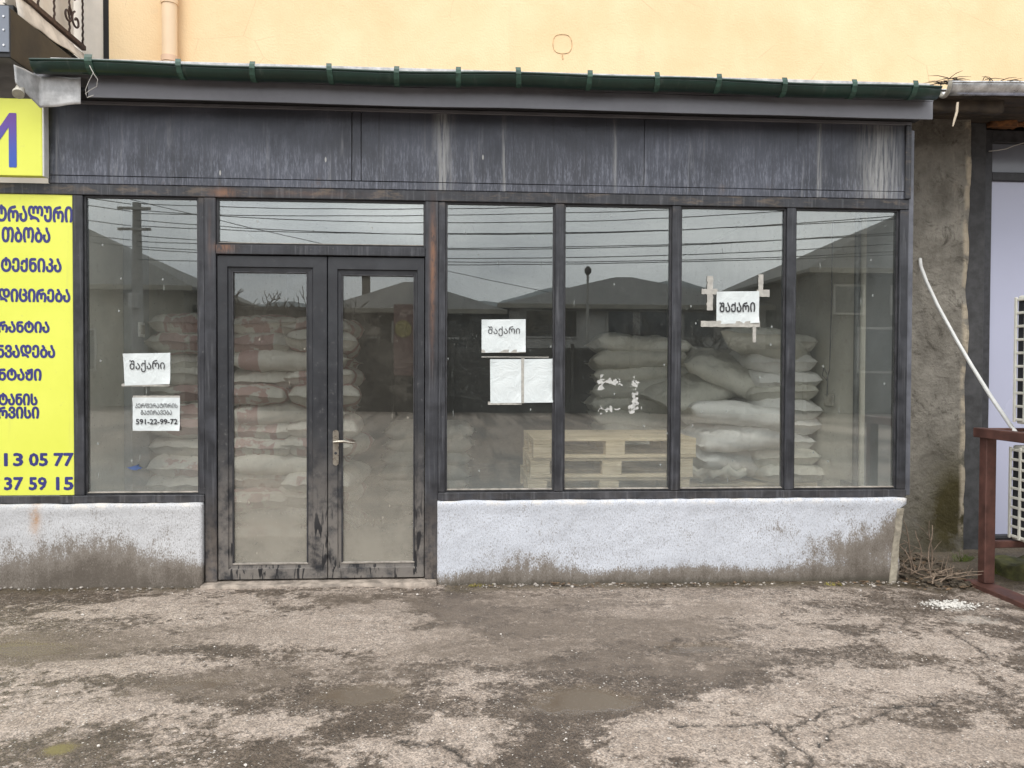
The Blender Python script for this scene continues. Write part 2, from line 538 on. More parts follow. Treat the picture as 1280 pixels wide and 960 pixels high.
def sack_mat(name, base_lo, base_hi, prints):
    g = G(name, .62, 0, .35)
    X, Y, Z = g.xyz()
    r = g.rand()
    off = g.nt.nodes.new('ShaderNodeCombineXYZ')
    for i in range(3):
        g.put(off.inputs[i], g.mul(r, 17.0 + i * 7))
    vm = g.nt.nodes.new('ShaderNodeVectorMath')
    vm.operation = 'ADD'
    g.put(vm.inputs[0], g.obj)
    g.put(vm.inputs[1], off.outputs[0])
    vec = vm.outputs[0]
    n = g.noise(4, 6, .65, vec)
    c = g.mix(g.step(n, .3, .7), base_lo, base_hi)
    c = g.mix(g.mul(g.step(g.noise(11, 6, .7, vec), .55, .75), .4), c, tuple(v * .55 for v in base_lo))
    c = g.mix(g.M('MULTIPLY', g.mul(r, r), .35), c, tuple(v * .62 for v in base_hi))
    if prints:
        blk = g.mul(g.step(g.M('ABSOLUTE', X), .215, .225), g.step(g.M('ABSOLUTE', X), .375, .365))
        on = g.step(g.M('FRACT', g.mul(r, 9.7)), .38, .40)
        cut = g.step(g.noise(9, 3, .6, vec), .34, .42)
        c = g.mix(g.mul(g.mul(blk, on), g.mul(cut, .62)), c, (.34, .11, .115))
        endp = g.mul(g.step(g.M('ABSOLUTE', X), .395, .405), g.step(g.M('FRACT', g.mul(r, 5.3)), .35, .37))
        endp = g.mul(endp, g.mul(g.step(g.M('ABSOLUTE', Y), .155, .145), g.step(g.noise(7, 3, .6, vec), .42, .5)))
        c = g.mix(g.mul(endp, .6), c, (.34, .12, .12))
    g.col(c)
    g.bump(g.add(g.noise(9, 5, .65, vec, 1.2), g.mul(g.noise(1, 2, .5, g.map((160, 160, 160))), .12)), .55, .02)
    return g.m


MAT['sack_red'] = sack_mat('white_sack_red_print', (.60, .57, .51), (.76, .73, .67), True)
MAT['sack_beige'] = sack_mat('plain_pale_sack', (.60, .58, .51), (.76, .74, .66), False)
MAT['sack_white'] = sack_mat('plain_white_sack', (.80, .79, .76), (.88, .87, .84), False)


# ------------------------------------------------------------------ mesh helper
class MB:
    def __init__(s):
        s.bm = bmesh.new()

    def box(s, x0, x1, y0, y1, z0, z1, bev=0.002, seg=1):
        t = bmesh.new()
        bmesh.ops.create_cube(t, size=1)
        for v in t.verts:
            v.co = Vector(((x0 + x1) / 2 + v.co.x * (x1 - x0), (y0 + y1) / 2 + v.co.y * (y1 - y0), (z0 + z1) / 2 + v.co.z * (z1 - z0)))
        if bev:
            b = min(bev, .45 * min(abs(x1 - x0), abs(y1 - y0), abs(z1 - z0)))
            bmesh.ops.bevel(t, geom=t.edges[:], offset=b, segments=seg, affect='EDGES', profile=.5)
        return s.join(t)

    def join(s, t, mtx=None):
        if mtx is not None:
            t.transform(mtx)
        me = bpy.data.meshes.new('tmp')
        t.to_mesh(me)
        t.free()
        s.bm.from_mesh(me)
        bpy.data.meshes.remove(me)
        return s

    def gridbox(s, x0, x1, y0, y1, z0, z1, st, fn=None, smooth=True):
        t = bmesh.new()
        nx, ny, nz_ = (max(1, round((b - a) / st)) for a, b in ((x0, x1), (y0, y1), (z0, z1)))
        vs = {}

        def V(i, j, k):
            if (i, j, k) not in vs:
                vs[i, j, k] = t.verts.new((x0 + (x1 - x0) * i / nx, y0 + (y1 - y0) * j / ny, z0 + (z1 - z0) * k / nz_))
            return vs[i, j, k]
        for i in range(nx):
            for k in range(nz_):
                t.faces.new((V(i, 0, k), V(i + 1, 0, k), V(i + 1, 0, k + 1), V(i, 0, k + 1)))
                t.faces.new((V(i, ny, k), V(i, ny, k + 1), V(i + 1, ny, k + 1), V(i + 1, ny, k)))
            for j in range(ny):
                t.faces.new((V(i, j, 0), V(i, j + 1, 0), V(i + 1, j + 1, 0), V(i + 1, j, 0)))
                t.faces.new((V(i, j, nz_), V(i + 1, j, nz_), V(i + 1, j + 1, nz_), V(i, j + 1, nz_)))
        for j in range(ny):
            for k in range(nz_):
                t.faces.new((V(0, j, k), V(0, j, k + 1), V(0, j + 1, k + 1), V(0, j + 1, k)))
                t.faces.new((V(nx, j, k), V(nx, j + 1, k), V(nx, j + 1, k + 1), V(nx, j, k + 1)))
        if fn:
            for v in t.verts:
                v.co = fn(v.co.copy())
        for f in t.faces:
            f.smooth = smooth
        return s.join(t)

    def tube(s, pts, r, n=10, cap=True, smooth=True):
        pts = [Vector(p) for p in pts]
        rs = r if isinstance(r, (list, tuple)) else [r] * len(pts)
        rings = []
        ref = None
        for i, p in enumerate(pts):
            d = (pts[min(i + 1, len(pts) - 1)] - pts[max(i - 1, 0)]).normalized()
            if ref is None:
                ref = Vector((0, 0, 1)) if abs(d.z) < .9 else Vector((1, 0, 0))
            a = d.cross(ref).normalized()
            b = a.cross(d).normalized()
            ref = b
            rings.append([s.bm.verts.new(p + (a * math.cos(t) + b * math.sin(t)) * rs[i]) for t in [2 * math.pi * k / n for k in range(n)]])
        for i in range(len(rings) - 1):
            for k in range(n):
                f = s.bm.faces.new((rings[i][k], rings[i][(k + 1) % n], rings[i + 1][(k + 1) % n], rings[i + 1][k]))
                f.smooth = smooth
        if cap:
            s.bm.faces.new([s.bm.verts.new(v.co) for v in rings[0][::-1]])
            s.bm.faces.new([s.bm.verts.new(v.co) for v in rings[-1]])
        return s

    def prism(s, prof, a, b, axis='x', bev=0):
        """extrude a closed 2-D profile [(p,q)] along an axis; x: (y,z)  y: (x,z)  z: (x,y)"""
        def P(p, q, t):
            return {'x': (t, p, q), 'y': (p, t, q), 'z': (p, q, t)}[axis]
        va = [s.bm.verts.new(P(p, q, a)) for p, q in prof]
        vb = [s.bm.verts.new(P(p, q, b)) for p, q in prof]
        k = len(prof)
        for i in range(k):
            s.bm.faces.new((va[i], va[(i + 1) % k], vb[(i + 1) % k], vb[i]))
        s.bm.faces.new(va[::-1])
        s.bm.faces.new(vb)
        return s

    def poly(s, pts, faces, smooth=False):
        v = [s.bm.verts.new(p) for p in pts]
        for f in faces:
            s.bm.faces.new([v[i] for i in f]).smooth = smooth
        return s

    def build(s, name, mat, parent=None, loc=None, solid=0.0):
        bm = s.bm
        o_ = Vector((0, 0, 0))
        if parent is not None:
            p = parent
            while p is not None:
                o_ += p.location
                p = p.parent
        elif loc is not None:
            o_ = Vector(loc)
        bmesh.ops.translate(bm, verts=bm.verts[:], vec=-o_)
        bmesh.ops.recalc_face_normals(bm, faces=bm.faces[:])
        me = bpy.data.meshes.new(name)
        bm.to_mesh(me)
        bm.free()
        me.materials.append(MAT[mat] if isinstance(mat, str) else mat)
        o = bpy.data.objects.new(name, me)
        C.objects.link(o)
        if parent is not None:
            o.parent = parent
        else:
            o.location = o_
        if solid:
            md = o.modifiers.new('thick', 'SOLIDIFY')
            md.thickness = solid
        return o


def tag(o, label=None, cat=None, group=None, kind=None):
    if label: o['label'] = label
    if cat: o['category'] = cat
    if group: o['group'] = group
    if kind: o['kind'] = kind
    return o


def empty(name, loc, label=None, cat=None, group=None):
    o = bpy.data.objects.new(name, None)
    o.location = loc
    o.empty_display_size = .1
    C.objects.link(o)
    return tag(o, label, cat, group)


def copy_tree(o, parent=None):
    c = o.copy()
    C.objects.link(c)
    c.parent = parent
    for ch in list(o.children):
        copy_tree(ch, c)
    return c


def text(name, body, mat, parent, x0, x1, z0, z1, y, weight=.0, rot=0.0):
    """lettering fitted into a rectangle of the plane y = const (world coordinates); weight in metres thickens the strokes"""
    cu = bpy.data.curves.new(name, 'FONT')
    cu.body = body
    cu.resolution_u = 2
    t = bpy.data.objects.new(name, cu)
    C.objects.link(t)
    bpy.context.view_layer.update()
    me = bpy.data.meshes.new_from_object(t.evaluated_get(bpy.context.evaluated_depsgraph_get()))
    bpy.data.objects.remove(t)
    n = len(me.vertices)
    co = np.empty(n * 3, 'f')
    me.vertices.foreach_get('co', co)
    co = co.reshape(-1, 3)
    lo, hi = co.min(0), co.max(0)
    wg = weight
    u = (co[:, 0] - lo[0]) / (hi[0] - lo[0])
    v = (co[:, 1] - lo[1]) / (hi[1] - lo[1])
    X_ = x0 + wg + (x1 - x0 - 2 * wg) * u
    Z_ = z0 + wg + (z1 - z0 - 2 * wg) * v
    cx, cz = (x0 + x1) / 2, (z0 + z1) / 2
    ca, sa = math.cos(rot), math.sin(rot)
    base = Vector((0, 0, 0))
    p = parent
    while p is not None:
        base += p.location
        p = p.parent
    faces = [tuple(f.vertices) for f in me.polygons]
    V, F = [], []
    offs = [(0, 0)] + ([(wg * math.cos(a), wg * math.sin(a)) for a in [math.pi * i / 4 for i in range(8)]] if wg else [])
    for k, (ox, oz) in enumerate(offs):
        rx_ = cx + (X_ - cx) * ca - (Z_ - cz) * sa + ox - base.x
        rz_ = cz + (X_ - cx) * sa + (Z_ - cz) * ca + oz - base.z
        V.append(np.stack([rx_, np.full(n, y - base.y - k * .00006), rz_], 1))
        F += [tuple(i + k * n for i in f) for f in faces]
    bpy.data.meshes.remove(me)
    me = bpy.data.meshes.new(name)
    me.from_pydata([tuple(map(float, q)) for q in np.concatenate(V)], [], F)
    me.materials.append(MAT[mat])
    o = bpy.data.objects.new(name, me)
    C.objects.link(o)
    o.parent = parent
    return o


def fb(p, s=1.0, o=4):
    return mnoise.fractal(Vector(p) * s, 1.0, 2.0, o)


# ------------------------------------------------------------------ numpy noise for the ground
def vnoise(x, y, seed):
    rs = np.random.RandomState(seed)
    T = rs.rand(256, 256).astype('f')
    xi, yi = np.floor(x).astype(int), np.floor(y).astype(int)
    fx, fy = x - xi, y - yi
    fx = fx * fx * (3 - 2 * fx)
    fy = fy * fy * (3 - 2 * fy)
    a, b = T[xi % 256, yi % 256], T[(xi + 1) % 256, yi % 256]
    c_, d = T[xi % 256, (yi + 1) % 256], T[(xi + 1) % 256, (yi + 1) % 256]
    return (a * (1 - fx) + b * fx) * (1 - fy) + (c_ * (1 - fx) + d * fx) * fy


def fbm(x, y, s, o, seed, g_=.55):
    t, a, n_ = 0, 1.0, 0
    for i in range(o):
        t = t + a * vnoise(x * s + 37 * i + 500, y * s + 91 * i + 500, seed + i)
        n_ += a
        a *= g_
        s *= 2.03
    return t / n_


def smooth(v, a, b):
    t = np.clip((v - a) / (b - a), 0, 1)
    return t * t * (3 - 2 * t)


# ================================================================== GROUND
def axis(lo, hi, st, far):
    inner = np.arange(lo, hi + st / 2, st)
    up, dn = [], []
    d = st
    v = inner[-1]
    while v < far:
        d *= 1.22
        v += d
        up.append(v)
    d = st
    v = inner[0]
    while v > -far:
        d *= 1.22
        v -= d
        dn.append(v)
    return np.concatenate([np.array(dn[::-1]), inner, np.array(up)])


gx = axis(-3.2, 4.0, .009, 900)
gy = axis(-2.65, .3, .009, 900)
XX, YY = np.meshgrid(gx, gy, indexing='ij')
near = (np.abs(XX) < 6) & (YY > -5) & (YY < 2)


n1 = fbm(XX * .75, YY * 1.6, 1.5, 7, 11, .68)
n2 = fbm(XX, YY * 1.2, 6, 6, 23, .7)
n3 = fbm(XX, YY, 40, 3, 31, .65)


def blot(px, py, rx, ry, ang=0.0, k=1.0, rag=1.0):
    """soft patch on the ground; centre and radii given where the photograph shows it, turned into metres"""
    c_ = gnd(px, py)
    ax = abs(gnd(px + rx, py).x - c_.x)
    ay = abs(gnd(px, py - ry).y - gnd(px, py + ry).y) / 2
    dx, dy = XX - c_.x, YY - c_.y
    ca, sa = math.cos(ang), math.sin(ang)
    u, v = dx * ca + dy * sa, -dx * sa + dy * ca
    wob = (fbm(XX * .8, YY * 1.5, 3.2, 5, int(px * 7 + py) % 900, .68) - .5) * 2.2 + (n2 - .5) * .9 + (n3 - .5) * .6
    d = np.sqrt((u / ax) ** 2 + (v / ay) ** 2) + wob * rag
    return k * (1 - smooth(d, .55, 1.25))


wet = smooth(n1 * .55 + n2 * .30 + n3 * .15, .42, .58) * .62
for a in ((60, 812, 110, 30, 0, .7), (250, 862, 120, 26, .25, .75), (470, 885, 105, 36, 0, .95), (300, 790, 120, 14, .1, .35),
          (730, 882, 110, 30, .1, .9), (665, 935, 62, 45, .5, .95), (90, 935, 75, 30, .1, .85), (330, 950, 75, 24, 0, .95),
          (870, 812, 110, 22, 0, .55), (700, 775, 210, 32, 0, .5), (600, 830, 150, 25, 0, .35), (170, 805, 90, 12, .1, .4), (1080, 812, 80, 12, -.35, .6),
          (1020, 830, 60, 14, -.5, .55), (960, 790, 50, 12, -.4, .5), (1190, 818, 40, 8, -.5, .6), (1130, 755, 90, 16, 0, .55),
          (900, 862, 70, 16, .1, .55), (845, 950, 40, 22, 0, .6), (1000, 925, 55, 18, -.3, .45), (1240, 930, 60, 30, 0, .25),
          (430, 750, 120, 8, 0, .35), (820, 740, 300, 9, 0, .35)):
    wet = np.maximum(wet, blot(*a) * (.8 + .35 * (n2 - .5) + .5 * (n3 - .5)))
dry = np.zeros_like(wet)
for a in ((430, 785, 110, 26, .1, .9), (130, 838, 130, 16, .1, .8), (70, 895, 130, 26, .1, .85), (560, 935, 110, 34, 0, .9), (820, 925, 70, 34, .2, .85), (330, 912, 70, 16, .2, .8),
          (1010, 872, 120, 22, 0, .8), (1090, 845, 120, 16, -.2, .7), (900, 905, 90, 24, 0, .8), (1000, 795, 60, 12, -.2, .5),
          (1130, 925, 130, 36, 0, .7), (1200, 800, 70, 22, -.2, .6), (180, 762, 130, 12, .1, .75), (860, 765, 130, 8, 0, .5), (300, 760, 90, 10, 0, .5), (620, 850, 60, 12, 0, .6)):
    dry = np.maximum(dry, blot(*a))
wet = np.clip(wet - dry * .62 * (.6 + .8 * n2), 0, 1)
pud = np.zeros_like(wet)
for a in ((455, 868, 62, 14, 0, 1), (735, 874, 72, 17, 0, 1), (75, 938, 26, 11, .2, 1), (245, 858, 50, 8, .2, .9), (40, 815, 60, 9, 0, .8), (870, 808, 55, 8, 0, .8)):
    pud = np.maximum(pud, blot(*a, .55))
pud *= near
mud = np.zeros_like(wet)
for a in ((690, 785, 260, 42, 0, 1), (560, 755, 170, 16, 0, .8), (100, 812, 130, 22, .1, .9), (860, 830, 90, 16, 0, .8), (250, 860, 110, 18, .2, .8), (300, 795, 140, 12, 0, .6), (1200, 925, 110, 26, 0, .6), (450, 840, 120, 14, 0, .5)):
    mud = np.maximum(mud, blot(*a, .8))
mud *= near * (1 - dry * .6)
soil = (1 - smooth(np.abs(YY + .06) + (n2 - .5) * .25, .04, .17)) * ((XX > -.1) & (XX < 3.3)) * near
soil = np.maximum(soil, (1 - smooth(np.abs(YY + .06) + (n2 - .5) * .25, .0, .14)) * (XX < -1.7) * near)
soil = np.maximum(soil, smooth(XX + (n2 - .5) * .3, 2.95, 3.12) * smooth(YY + (n2 - .5) * .3, -.35, -.12) * near)
spill = np.maximum(blot(1188, 752, 30, 8, 0, 1, .7), .4 * blot(1215, 770, 30, 6, 0, 1, .8)) * near
# cracks
crack = np.zeros_like(wet)
lines = [[(840, 903), (905, 908), (960, 905), (985, 920), (1005, 938), (1020, 962)],
         [(968, 916), (1005, 900), (1040, 884), (1060, 878), (1110, 880), (1150, 876), (1180, 869), (1225, 865), (1280, 860)],
         [(1018, 928), (1045, 905), (1080, 896), (1110, 884), (1128, 879)],
         [(1190, 785), (1225, 805), (1250, 822), (1282, 836)], [(505, 927), (545, 930), (575, 945), (590, 962)],
         [(975, 938), (982, 962)], [(0, 775), (35, 762), (90, 752)]]
msk = (YY > -2.9) & (YY < .1) & (XX > -3.3) & (XX < 3.4)
ii = np.where(msk)
PX, PY = XX[ii], YY[ii]
jx, jy = PX + (fbm(PX, PY, 8, 5, 71, .65) - .5) * .11, PY + (fbm(PX, PY, 8, 5, 83, .65) - .5) * .11
dmin = np.full(PX.shape, 9.0)
for L_ in lines:
    q = [gnd(*p_) for p_ in L_]
    for a, b in zip(q[:-1], q[1:]):
        ex, ey = b.x - a.x, b.y - a.y
        t = np.clip(((jx - a.x) * ex + (jy - a.y) * ey) / (ex * ex + ey * ey), 0, 1)
        dmin = np.minimum(dmin, np.hypot(jx - a.x - t * ex, jy - a.y - t * ey))
crack[ii] = (1 - smooth(dmin, .001, .0085)) * smooth(n2[ii] + n3[ii] * .5, .5, .72)
halo = np.zeros_like(wet)
halo[ii] = (1 - smooth(dmin + (n2[ii] - .5) * .16, .0, .05)) * .42
wet = np.maximum(wet, halo)

ZZ = -0.008 * XX - .015 + (fbm(XX, YY, 1.3, 3, 5) - .5) * .03 * near + (n3 - .5) * .007 * near * (1 - pud) - wet * .006 * near - crack * .006
ZZ = ZZ * np.exp(-np.maximum(0, np.abs(XX) - 6) / 40) - .03 * (~near)
flat = -0.008 * XX - .026
ZZ = np.where(pud > .4, np.maximum(ZZ * (1 - pud) + flat * pud, flat), ZZ)
ZZ = np.where((YY > .0) & (XX < 3.05), np.minimum(ZZ, -.03), ZZ)
nx_, ny_ = XX.shape
me = bpy.data.meshes.new('ground')
me.vertices.add(nx_ * ny_)
me.vertices.foreach_set('co', np.stack([XX, YY, ZZ], 2).astype('f').ravel())
idx = np.arange(nx_ * ny_).reshape(nx_, ny_)
fq = np.stack([idx[:-1, :-1], idx[1:, :-1], idx[1:, 1:], idx[:-1, 1:]], 2).reshape(-1, 4)
me.loops.add(fq.size)
me.polygons.add(len(fq))
me.loops.foreach_set('vertex_index', fq.ravel().astype('i'))
me.polygons.foreach_set('loop_start', (np.arange(len(fq)) * 4).astype('i'))
me.polygons.foreach_set('use_smooth', np.ones(len(fq), bool))
me.update()
for nm, arr in (('wet', wet), ('puddle', pud), ('crack', crack), ('soil', soil), ('spill', spill), ('mud', mud)):
    me.attributes.new(nm, 'FLOAT', 'POINT').data.foreach_set('value', arr.astype('f').ravel())
g = G('worn_damp_asphalt', .85)
wt, pd_, ck, so = g.attr('wet'), g.attr('puddle'), g.attr('crack'), g.attr('soil')
ag = g.vor(150, out='Color')
agn = g.M('FRACT', g.mul(ag, 3.7))
fine = g.noise(55, 6, .7)
mid = g.noise(9, 6, .65)
gr2 = g.noise(24, 8, .75)
gr3 = g.noise(130, 4, .7)
w2 = g.step(g.add(wt, g.add(g.mul(g.sub(fine, .5), 1.1), g.add(g.mul(g.sub(gr2, .5), 1.5), g.mul(g.sub(gr3, .5), .8)))), .06, .66)
dryc = g.mix(g.step(mid, .3, .7), (.285, .234, .195), (.42, .357, .308))
dryc = g.mix(g.mul(g.step(g.add(fine, gr3), 1.0, 1.3), .65), dryc, (.10, .084, .071))
wetc = g.mix(g.step(mid, .3, .7), (.066, .049, .036), (.120, .093, .071))
wetc = g.mix(g.mul(g.step(g.add(fine, gr3), 1.02, 1.3), .6), wetc, (.038, .031, .025))
c = g.mix(w2, dryc, wetc)
ag2 = g.M('FRACT', g.mul(g.vor(75, out='Color'), 5.3))
c = g.mix(.20, c, g.mix(agn, (.03, .026, .022), (.42, .38, .34)), 'OVERLAY')
c = g.mix(.26, c, g.mix(g.step(agn, .1, .9), (.10, .10, .10), (.90, .89, .87)), 'OVERLAY')
c = g.mix(.18, c, g.mix(ag2, (.12, .12, .12), (.88, .87, .85)), 'OVERLAY')
v = g.vor(42)
vr = g.M('FRACT', g.mul(g.vor(42, out='Color'), 6.13))
c = g.mix(g.mul(g.step(v, .22, .14), g.step(vr, .90, .92)), c, (.58, .54, .49))
v = g.vor(90)
vr = g.M('FRACT', g.mul(g.vor(90, out='Color'), 4.71))
c = g.mix(g.mul(g.mul(g.step(v, .34, .22), g.step(vr, .86, .88)), .75), c, (.50, .47, .43))
c = g.mix(g.mul(so, .8), c, g.mix(g.step(fine, .35, .65), (.035, .028, .018), (.13, .10, .06)))
mudf = g.mul(g.attr('mud'), g.step(g.add(mid, g.mul(gr2, .8)), .70, 1.02, .25, .85))
c = g.mix(mudf, c, g.mix(g.step(fine, .3, .7), (.125, .096, .072), (.185, .148, .117)))
c = g.mix(g.mul(pd_, .9), c, (.120, .092, .066))
c = g.mix(g.mul(g.mul(g.attr('spill'), g.step(fine, .40, .55)), .85), c, (.60, .565, .51))
c = g.mix(g.mul(ck, .9), c, (.025, .022, .019))
g.col(c)
rr = g.step(g.add(w2, g.mul(g.sub(fine, .5), .3)), 0, 1, .9, .5)
rr = g.sub(rr, g.mul(g.step(pd_, .3, .8), .5))
g.rough(g.M('MAXIMUM', rr, .05))
hh = g.add(g.mul(g.vor(110), -.6), g.mul(fine, 1.2))
g.bump(g.mul(hh, g.sub(1.0, g.mul(pd_, .95))), .75, .008)
me.materials.append(g.m)
ground = bpy.data.objects.new('ground', me)
C.objects.link(ground)
ground['kind'] = 'structure'

# far hills across the street
hx = np.linspace(-900, 900, 90)
hy = np.linspace(-1300, -380, 26)
HX, HY = np.meshgrid(hx, hy, indexing='ij')
t = np.clip((-380 - HY) / 500, 0, 1)
HZ = -3 + t * (34 + 80 * fbm(HX, HY, .005, 5, 3) + 42 * np.exp(-((HX - 230) / 190) ** 2))
mb = MB()
vv = [[mb.bm.verts.new((HX[i, j], HY[i, j], HZ[i, j])) for j in range(26)] for i in range(90)]
for i in range(89):
    for j in range(25):
        mb.bm.faces.new((vv[i][j], vv[i + 1][j], vv[i + 1][j + 1], vv[i][j + 1])).smooth = True
MAT['hill'] = plain('wooded_hill', (.12, .135, .14), .95, 0, .4, .02, 0)
tag(mb.build('hills', 'hill'), kind='structure')

# ================================================================== SHOP UNIT
shop = empty('shop_unit', (0, 0, 0), 'single storey shop front with dark metal frame, four tall panes and double door', 'shop')
XL = -3.7

# plinth walls
def plinth(x0, x1, z1, right_lip, mat):
    def fn(p):
        q = p.copy()
        nrm = -1 if p.y < .0 else 0
        lump = fb((p.x, p.y, p.z), 3.0) * .008 + fb((p.x, 1, p.z), 11.0) * .004
        if nrm:
            q.y += lump
            q.y += -.006 * math.exp(-((p.z - .50) / .03) ** 2)
        if p.z > z1 - .005:
            q.z += fb((p.x, p.y, 0), 5.0) * .006
            if p.y < -.02: q.z -= .004
        if right_lip:
            k = max(0, (p.x - (x1 - .07)) / .07)
            if p.z < .45: q.x -= k * (.055 + .01 * fb((p.z, p.y, 3), 6))
            elif p.z < .485: q.x -= k * .03
            if k > .8: q.y += .012
            q.x += k * fb((p.y, p.z, 7), 9) * .012
        return q
    m = MB()
    m.gridbox(x0, x1, -.035, .10, -.12, z1, .022, fn)
    return m.build('plinth_wall', mat, shop)


plinth(XL, -1.665, .533, False, 'plinth_left')
plinth(-.152, 3.055, .534, True, 'plinth_right')
MB().box(3.063, 3.10, .012, .8, .545, 3.05, .003).build('side_panel', 'side_grey', shop)
MB().box(3.0, 3.04, .12, .8, -.1, .54, .003).build('side_wall', 'back_wall', shop)
MB().gridbox(2.972, 3.018, -.043, .10, -.12, .462, .012, lambda p: p + Vector((fb((p.y, p.z, 2), 9) * .006 + (p.z - .4) * .10, fb((p.x, p.z, 5), 14) * .006, 0)), False).build('plinth_edge', 'cement', shop)
MB().gridbox(-1.66, -.157, -.09, .12, -.08, .010, .03, lambda p: p + Vector((0, fb((p.x, 2, 0), 4) * .03 if p.y < -.05 else 0, fb((p.x, p.y, 0), 6) * .004))).build('threshold', plain('worn_concrete_step', (.29, .245, .205), .9, 0, .4, 14, .6), shop)

# posts and rails (front faces at y = 0)
def bar(name, x0, x1, z0, z1, y0=0.0, y1=.07, mat='frame', bev=.003):
    return MB().box(x0, x1, y0, y1, z0, z1, bev).build(name, mat, shop)


for x0, x1, zb in ((-2.475, -2.412, .585), (-1.655, -1.582, .012), (-.236, -.150, .012), (.625, .683, .588), (1.415, 1.473, .588), (2.205, 2.266, .588), (2.998, 3.060, .588)):
    bar('post', x0, x1, zb, 2.505)
bar('jamb', -.150, -.104, .588, 2.505, .004, .07)
bar('jamb', -1.692, -1.655, .585, 2.505, .004, .07)
bar('head_rail', XL, 3.060, 2.507, 2.574, -.004, .075)
bar('sill_rail', XL, -1.657, .536, .583, -.012, .09)
bar('sill_rail', -.1495, 3.060, .537, .586, -.012, .09)
bar('transom_bar', -1.580, -.238, 2.142, 2.202, -.006, .068)
# fascia sheets with seams
for x0, x1 in ((-2.62, -.715), (-.708, -.655), (-.648, 1.215), (1.2195, 3.062)):
    m = MB()
    nx = max(2, round((x1 - x0) / .06))
    def fn(p, x0=x0, x1=x1):
        if p.y < .0:
            p.y += .004 * fb((p.x, 0, p.z), 1.6, 2)
        return p
    m.gridbox(x0, x1, -.006, .03, 2.63, 3.075, .06, fn, False)
    m.build('fascia_panel', 'sheet', shop)
MB().box(-2.62, 3.064, -.003, .03, 2.577, 2.627, .003).build('fascia_trim', 'sheet', shop)
MB().box(-2.62, 3.064, -.016, .03, 3.077, 3.10, .003).build('fascia_trim', 'flash', shop)
MB().box(3.022, 3.0625, -.018, -.0075, 2.577, 3.075, .003).build('fascia_trim', 'frame', shop)
for x in (-.7115, -.6515, 1.217):
    MB().box(x - .008, x + .008, .0, .032, 2.64, 3.07, .001).build('seam_strip', 'soffit', shop)
# soffit, flashing
MB().box(-2.62, 3.10, -.178, .02, 3.085 + .018, 3.125, 0).build('soffit', 'soffit', shop)
m = MB()
def ffn(p):
    p.z += -.012 * (p.x - .3) / 2.7 * 0 + .006 * fb((p.x, 0, 0), .9, 2)
    p.y += .01 * fb((p.x, 3, p.z * 2), 1.4, 2)
    return p
m.gridbox(-2.28, 3.095, -.196, -.182, 3.06, 3.175, .05, ffn, False)
m.build('flashing', 'flash', shop)
MB().prism([(-.195, 3.178), (-.195, 3.286), (2.0, 3.60), (2.0, 3.55), (.05, 3.178)], -2.6, 3.10).build('roof', 'flash', shop)

# interior shell
MB().box(-2.60, -2.462, .075, 6.2, -.05, 3.0, 0).build('inner_wall', 'plaster', shop)
MB().box(-2.460, -2.40, .70, 1.02, .03, 2.95, .004).build('unlit_wall_strip', 'grey_paint_and_shade', shop)  # unlit stretch of the plaster wall, its shade put into a grey strip
MB().box(3.012, 3.06, .075, .46, .03, 2.95, 0).build('inner_wall', 'grey_paint_and_shade', shop)
MB().gridbox(3.008, 3.06, .462, 6.2, .03, 2.95, .12, lambda p: p + Vector((.012 * fb((0, p.y, p.z), 2.5) if p.x < 3.02 else 0, 0, 0))).build('inner_wall', 'plaster', shop)
MB().box(-2.46, 3.0, 6.0, 6.2, .03, 2.95, 0).build('inner_wall', 'back_wall', shop)
MB().box(-2.46, 3.0, .075, 6.0, -.03, .03, 0).build('inner_floor', 'inner_floor', shop)
MB().box(-2.6, 3.06, .08, 6.2, 2.96, 3.07, 0).build('ceiling', 'back_wall', shop)
MB().tube([(2.975, .52, .03), (2.975, .52, 2.95)], .022, 12).build('heating_pipe', 'pipe', shop)

# windows
def window(x0, x1, z0, z1, mat='glass', fw_=.012):
    root = MB()
    a = .012
    y0, y1 = .018, .062
    root.box(x0 - .0005, x0 + a, y0, y1, z0, z1, .001)
    root.box(x1 - a, x1 + .0005, y0, y1, z0, z1, .001)
    root.box(x0 + a + .0005, x1 - a - .0005, y0, y1, z1 - a, z1, .001)
    root.box(x0 + a + .0005, x1 - a - .0005, y0, y1, z0, z0 + a, .001)
    wroot = root.build('window', 'bead_dark', shop)
    MB().box(x0 + a + .001, x1 - a - .001, .034, .038, z0 + a, z1 - a, 0).build('pane', mat, wroot)
    MB().prism([(.012, z0 + .0135), (.033, z0 + .020), (.033, z0 + .0125), (.012, z0 + .0125)], x0 + a, x1 - a).build('glazing_bead', 'bead', wroot)
    return wroot


window(-2.411, -1.693, .584, 2.506)
for x0, x1 in ((-.103, .624), (.684, 1.414), (1.474, 2.204), (2.267, 2.997)):
    window(x0, x1, .587, 2.506)
window(-1.581, -.237, 2.203, 2.506, 'transom_glass')

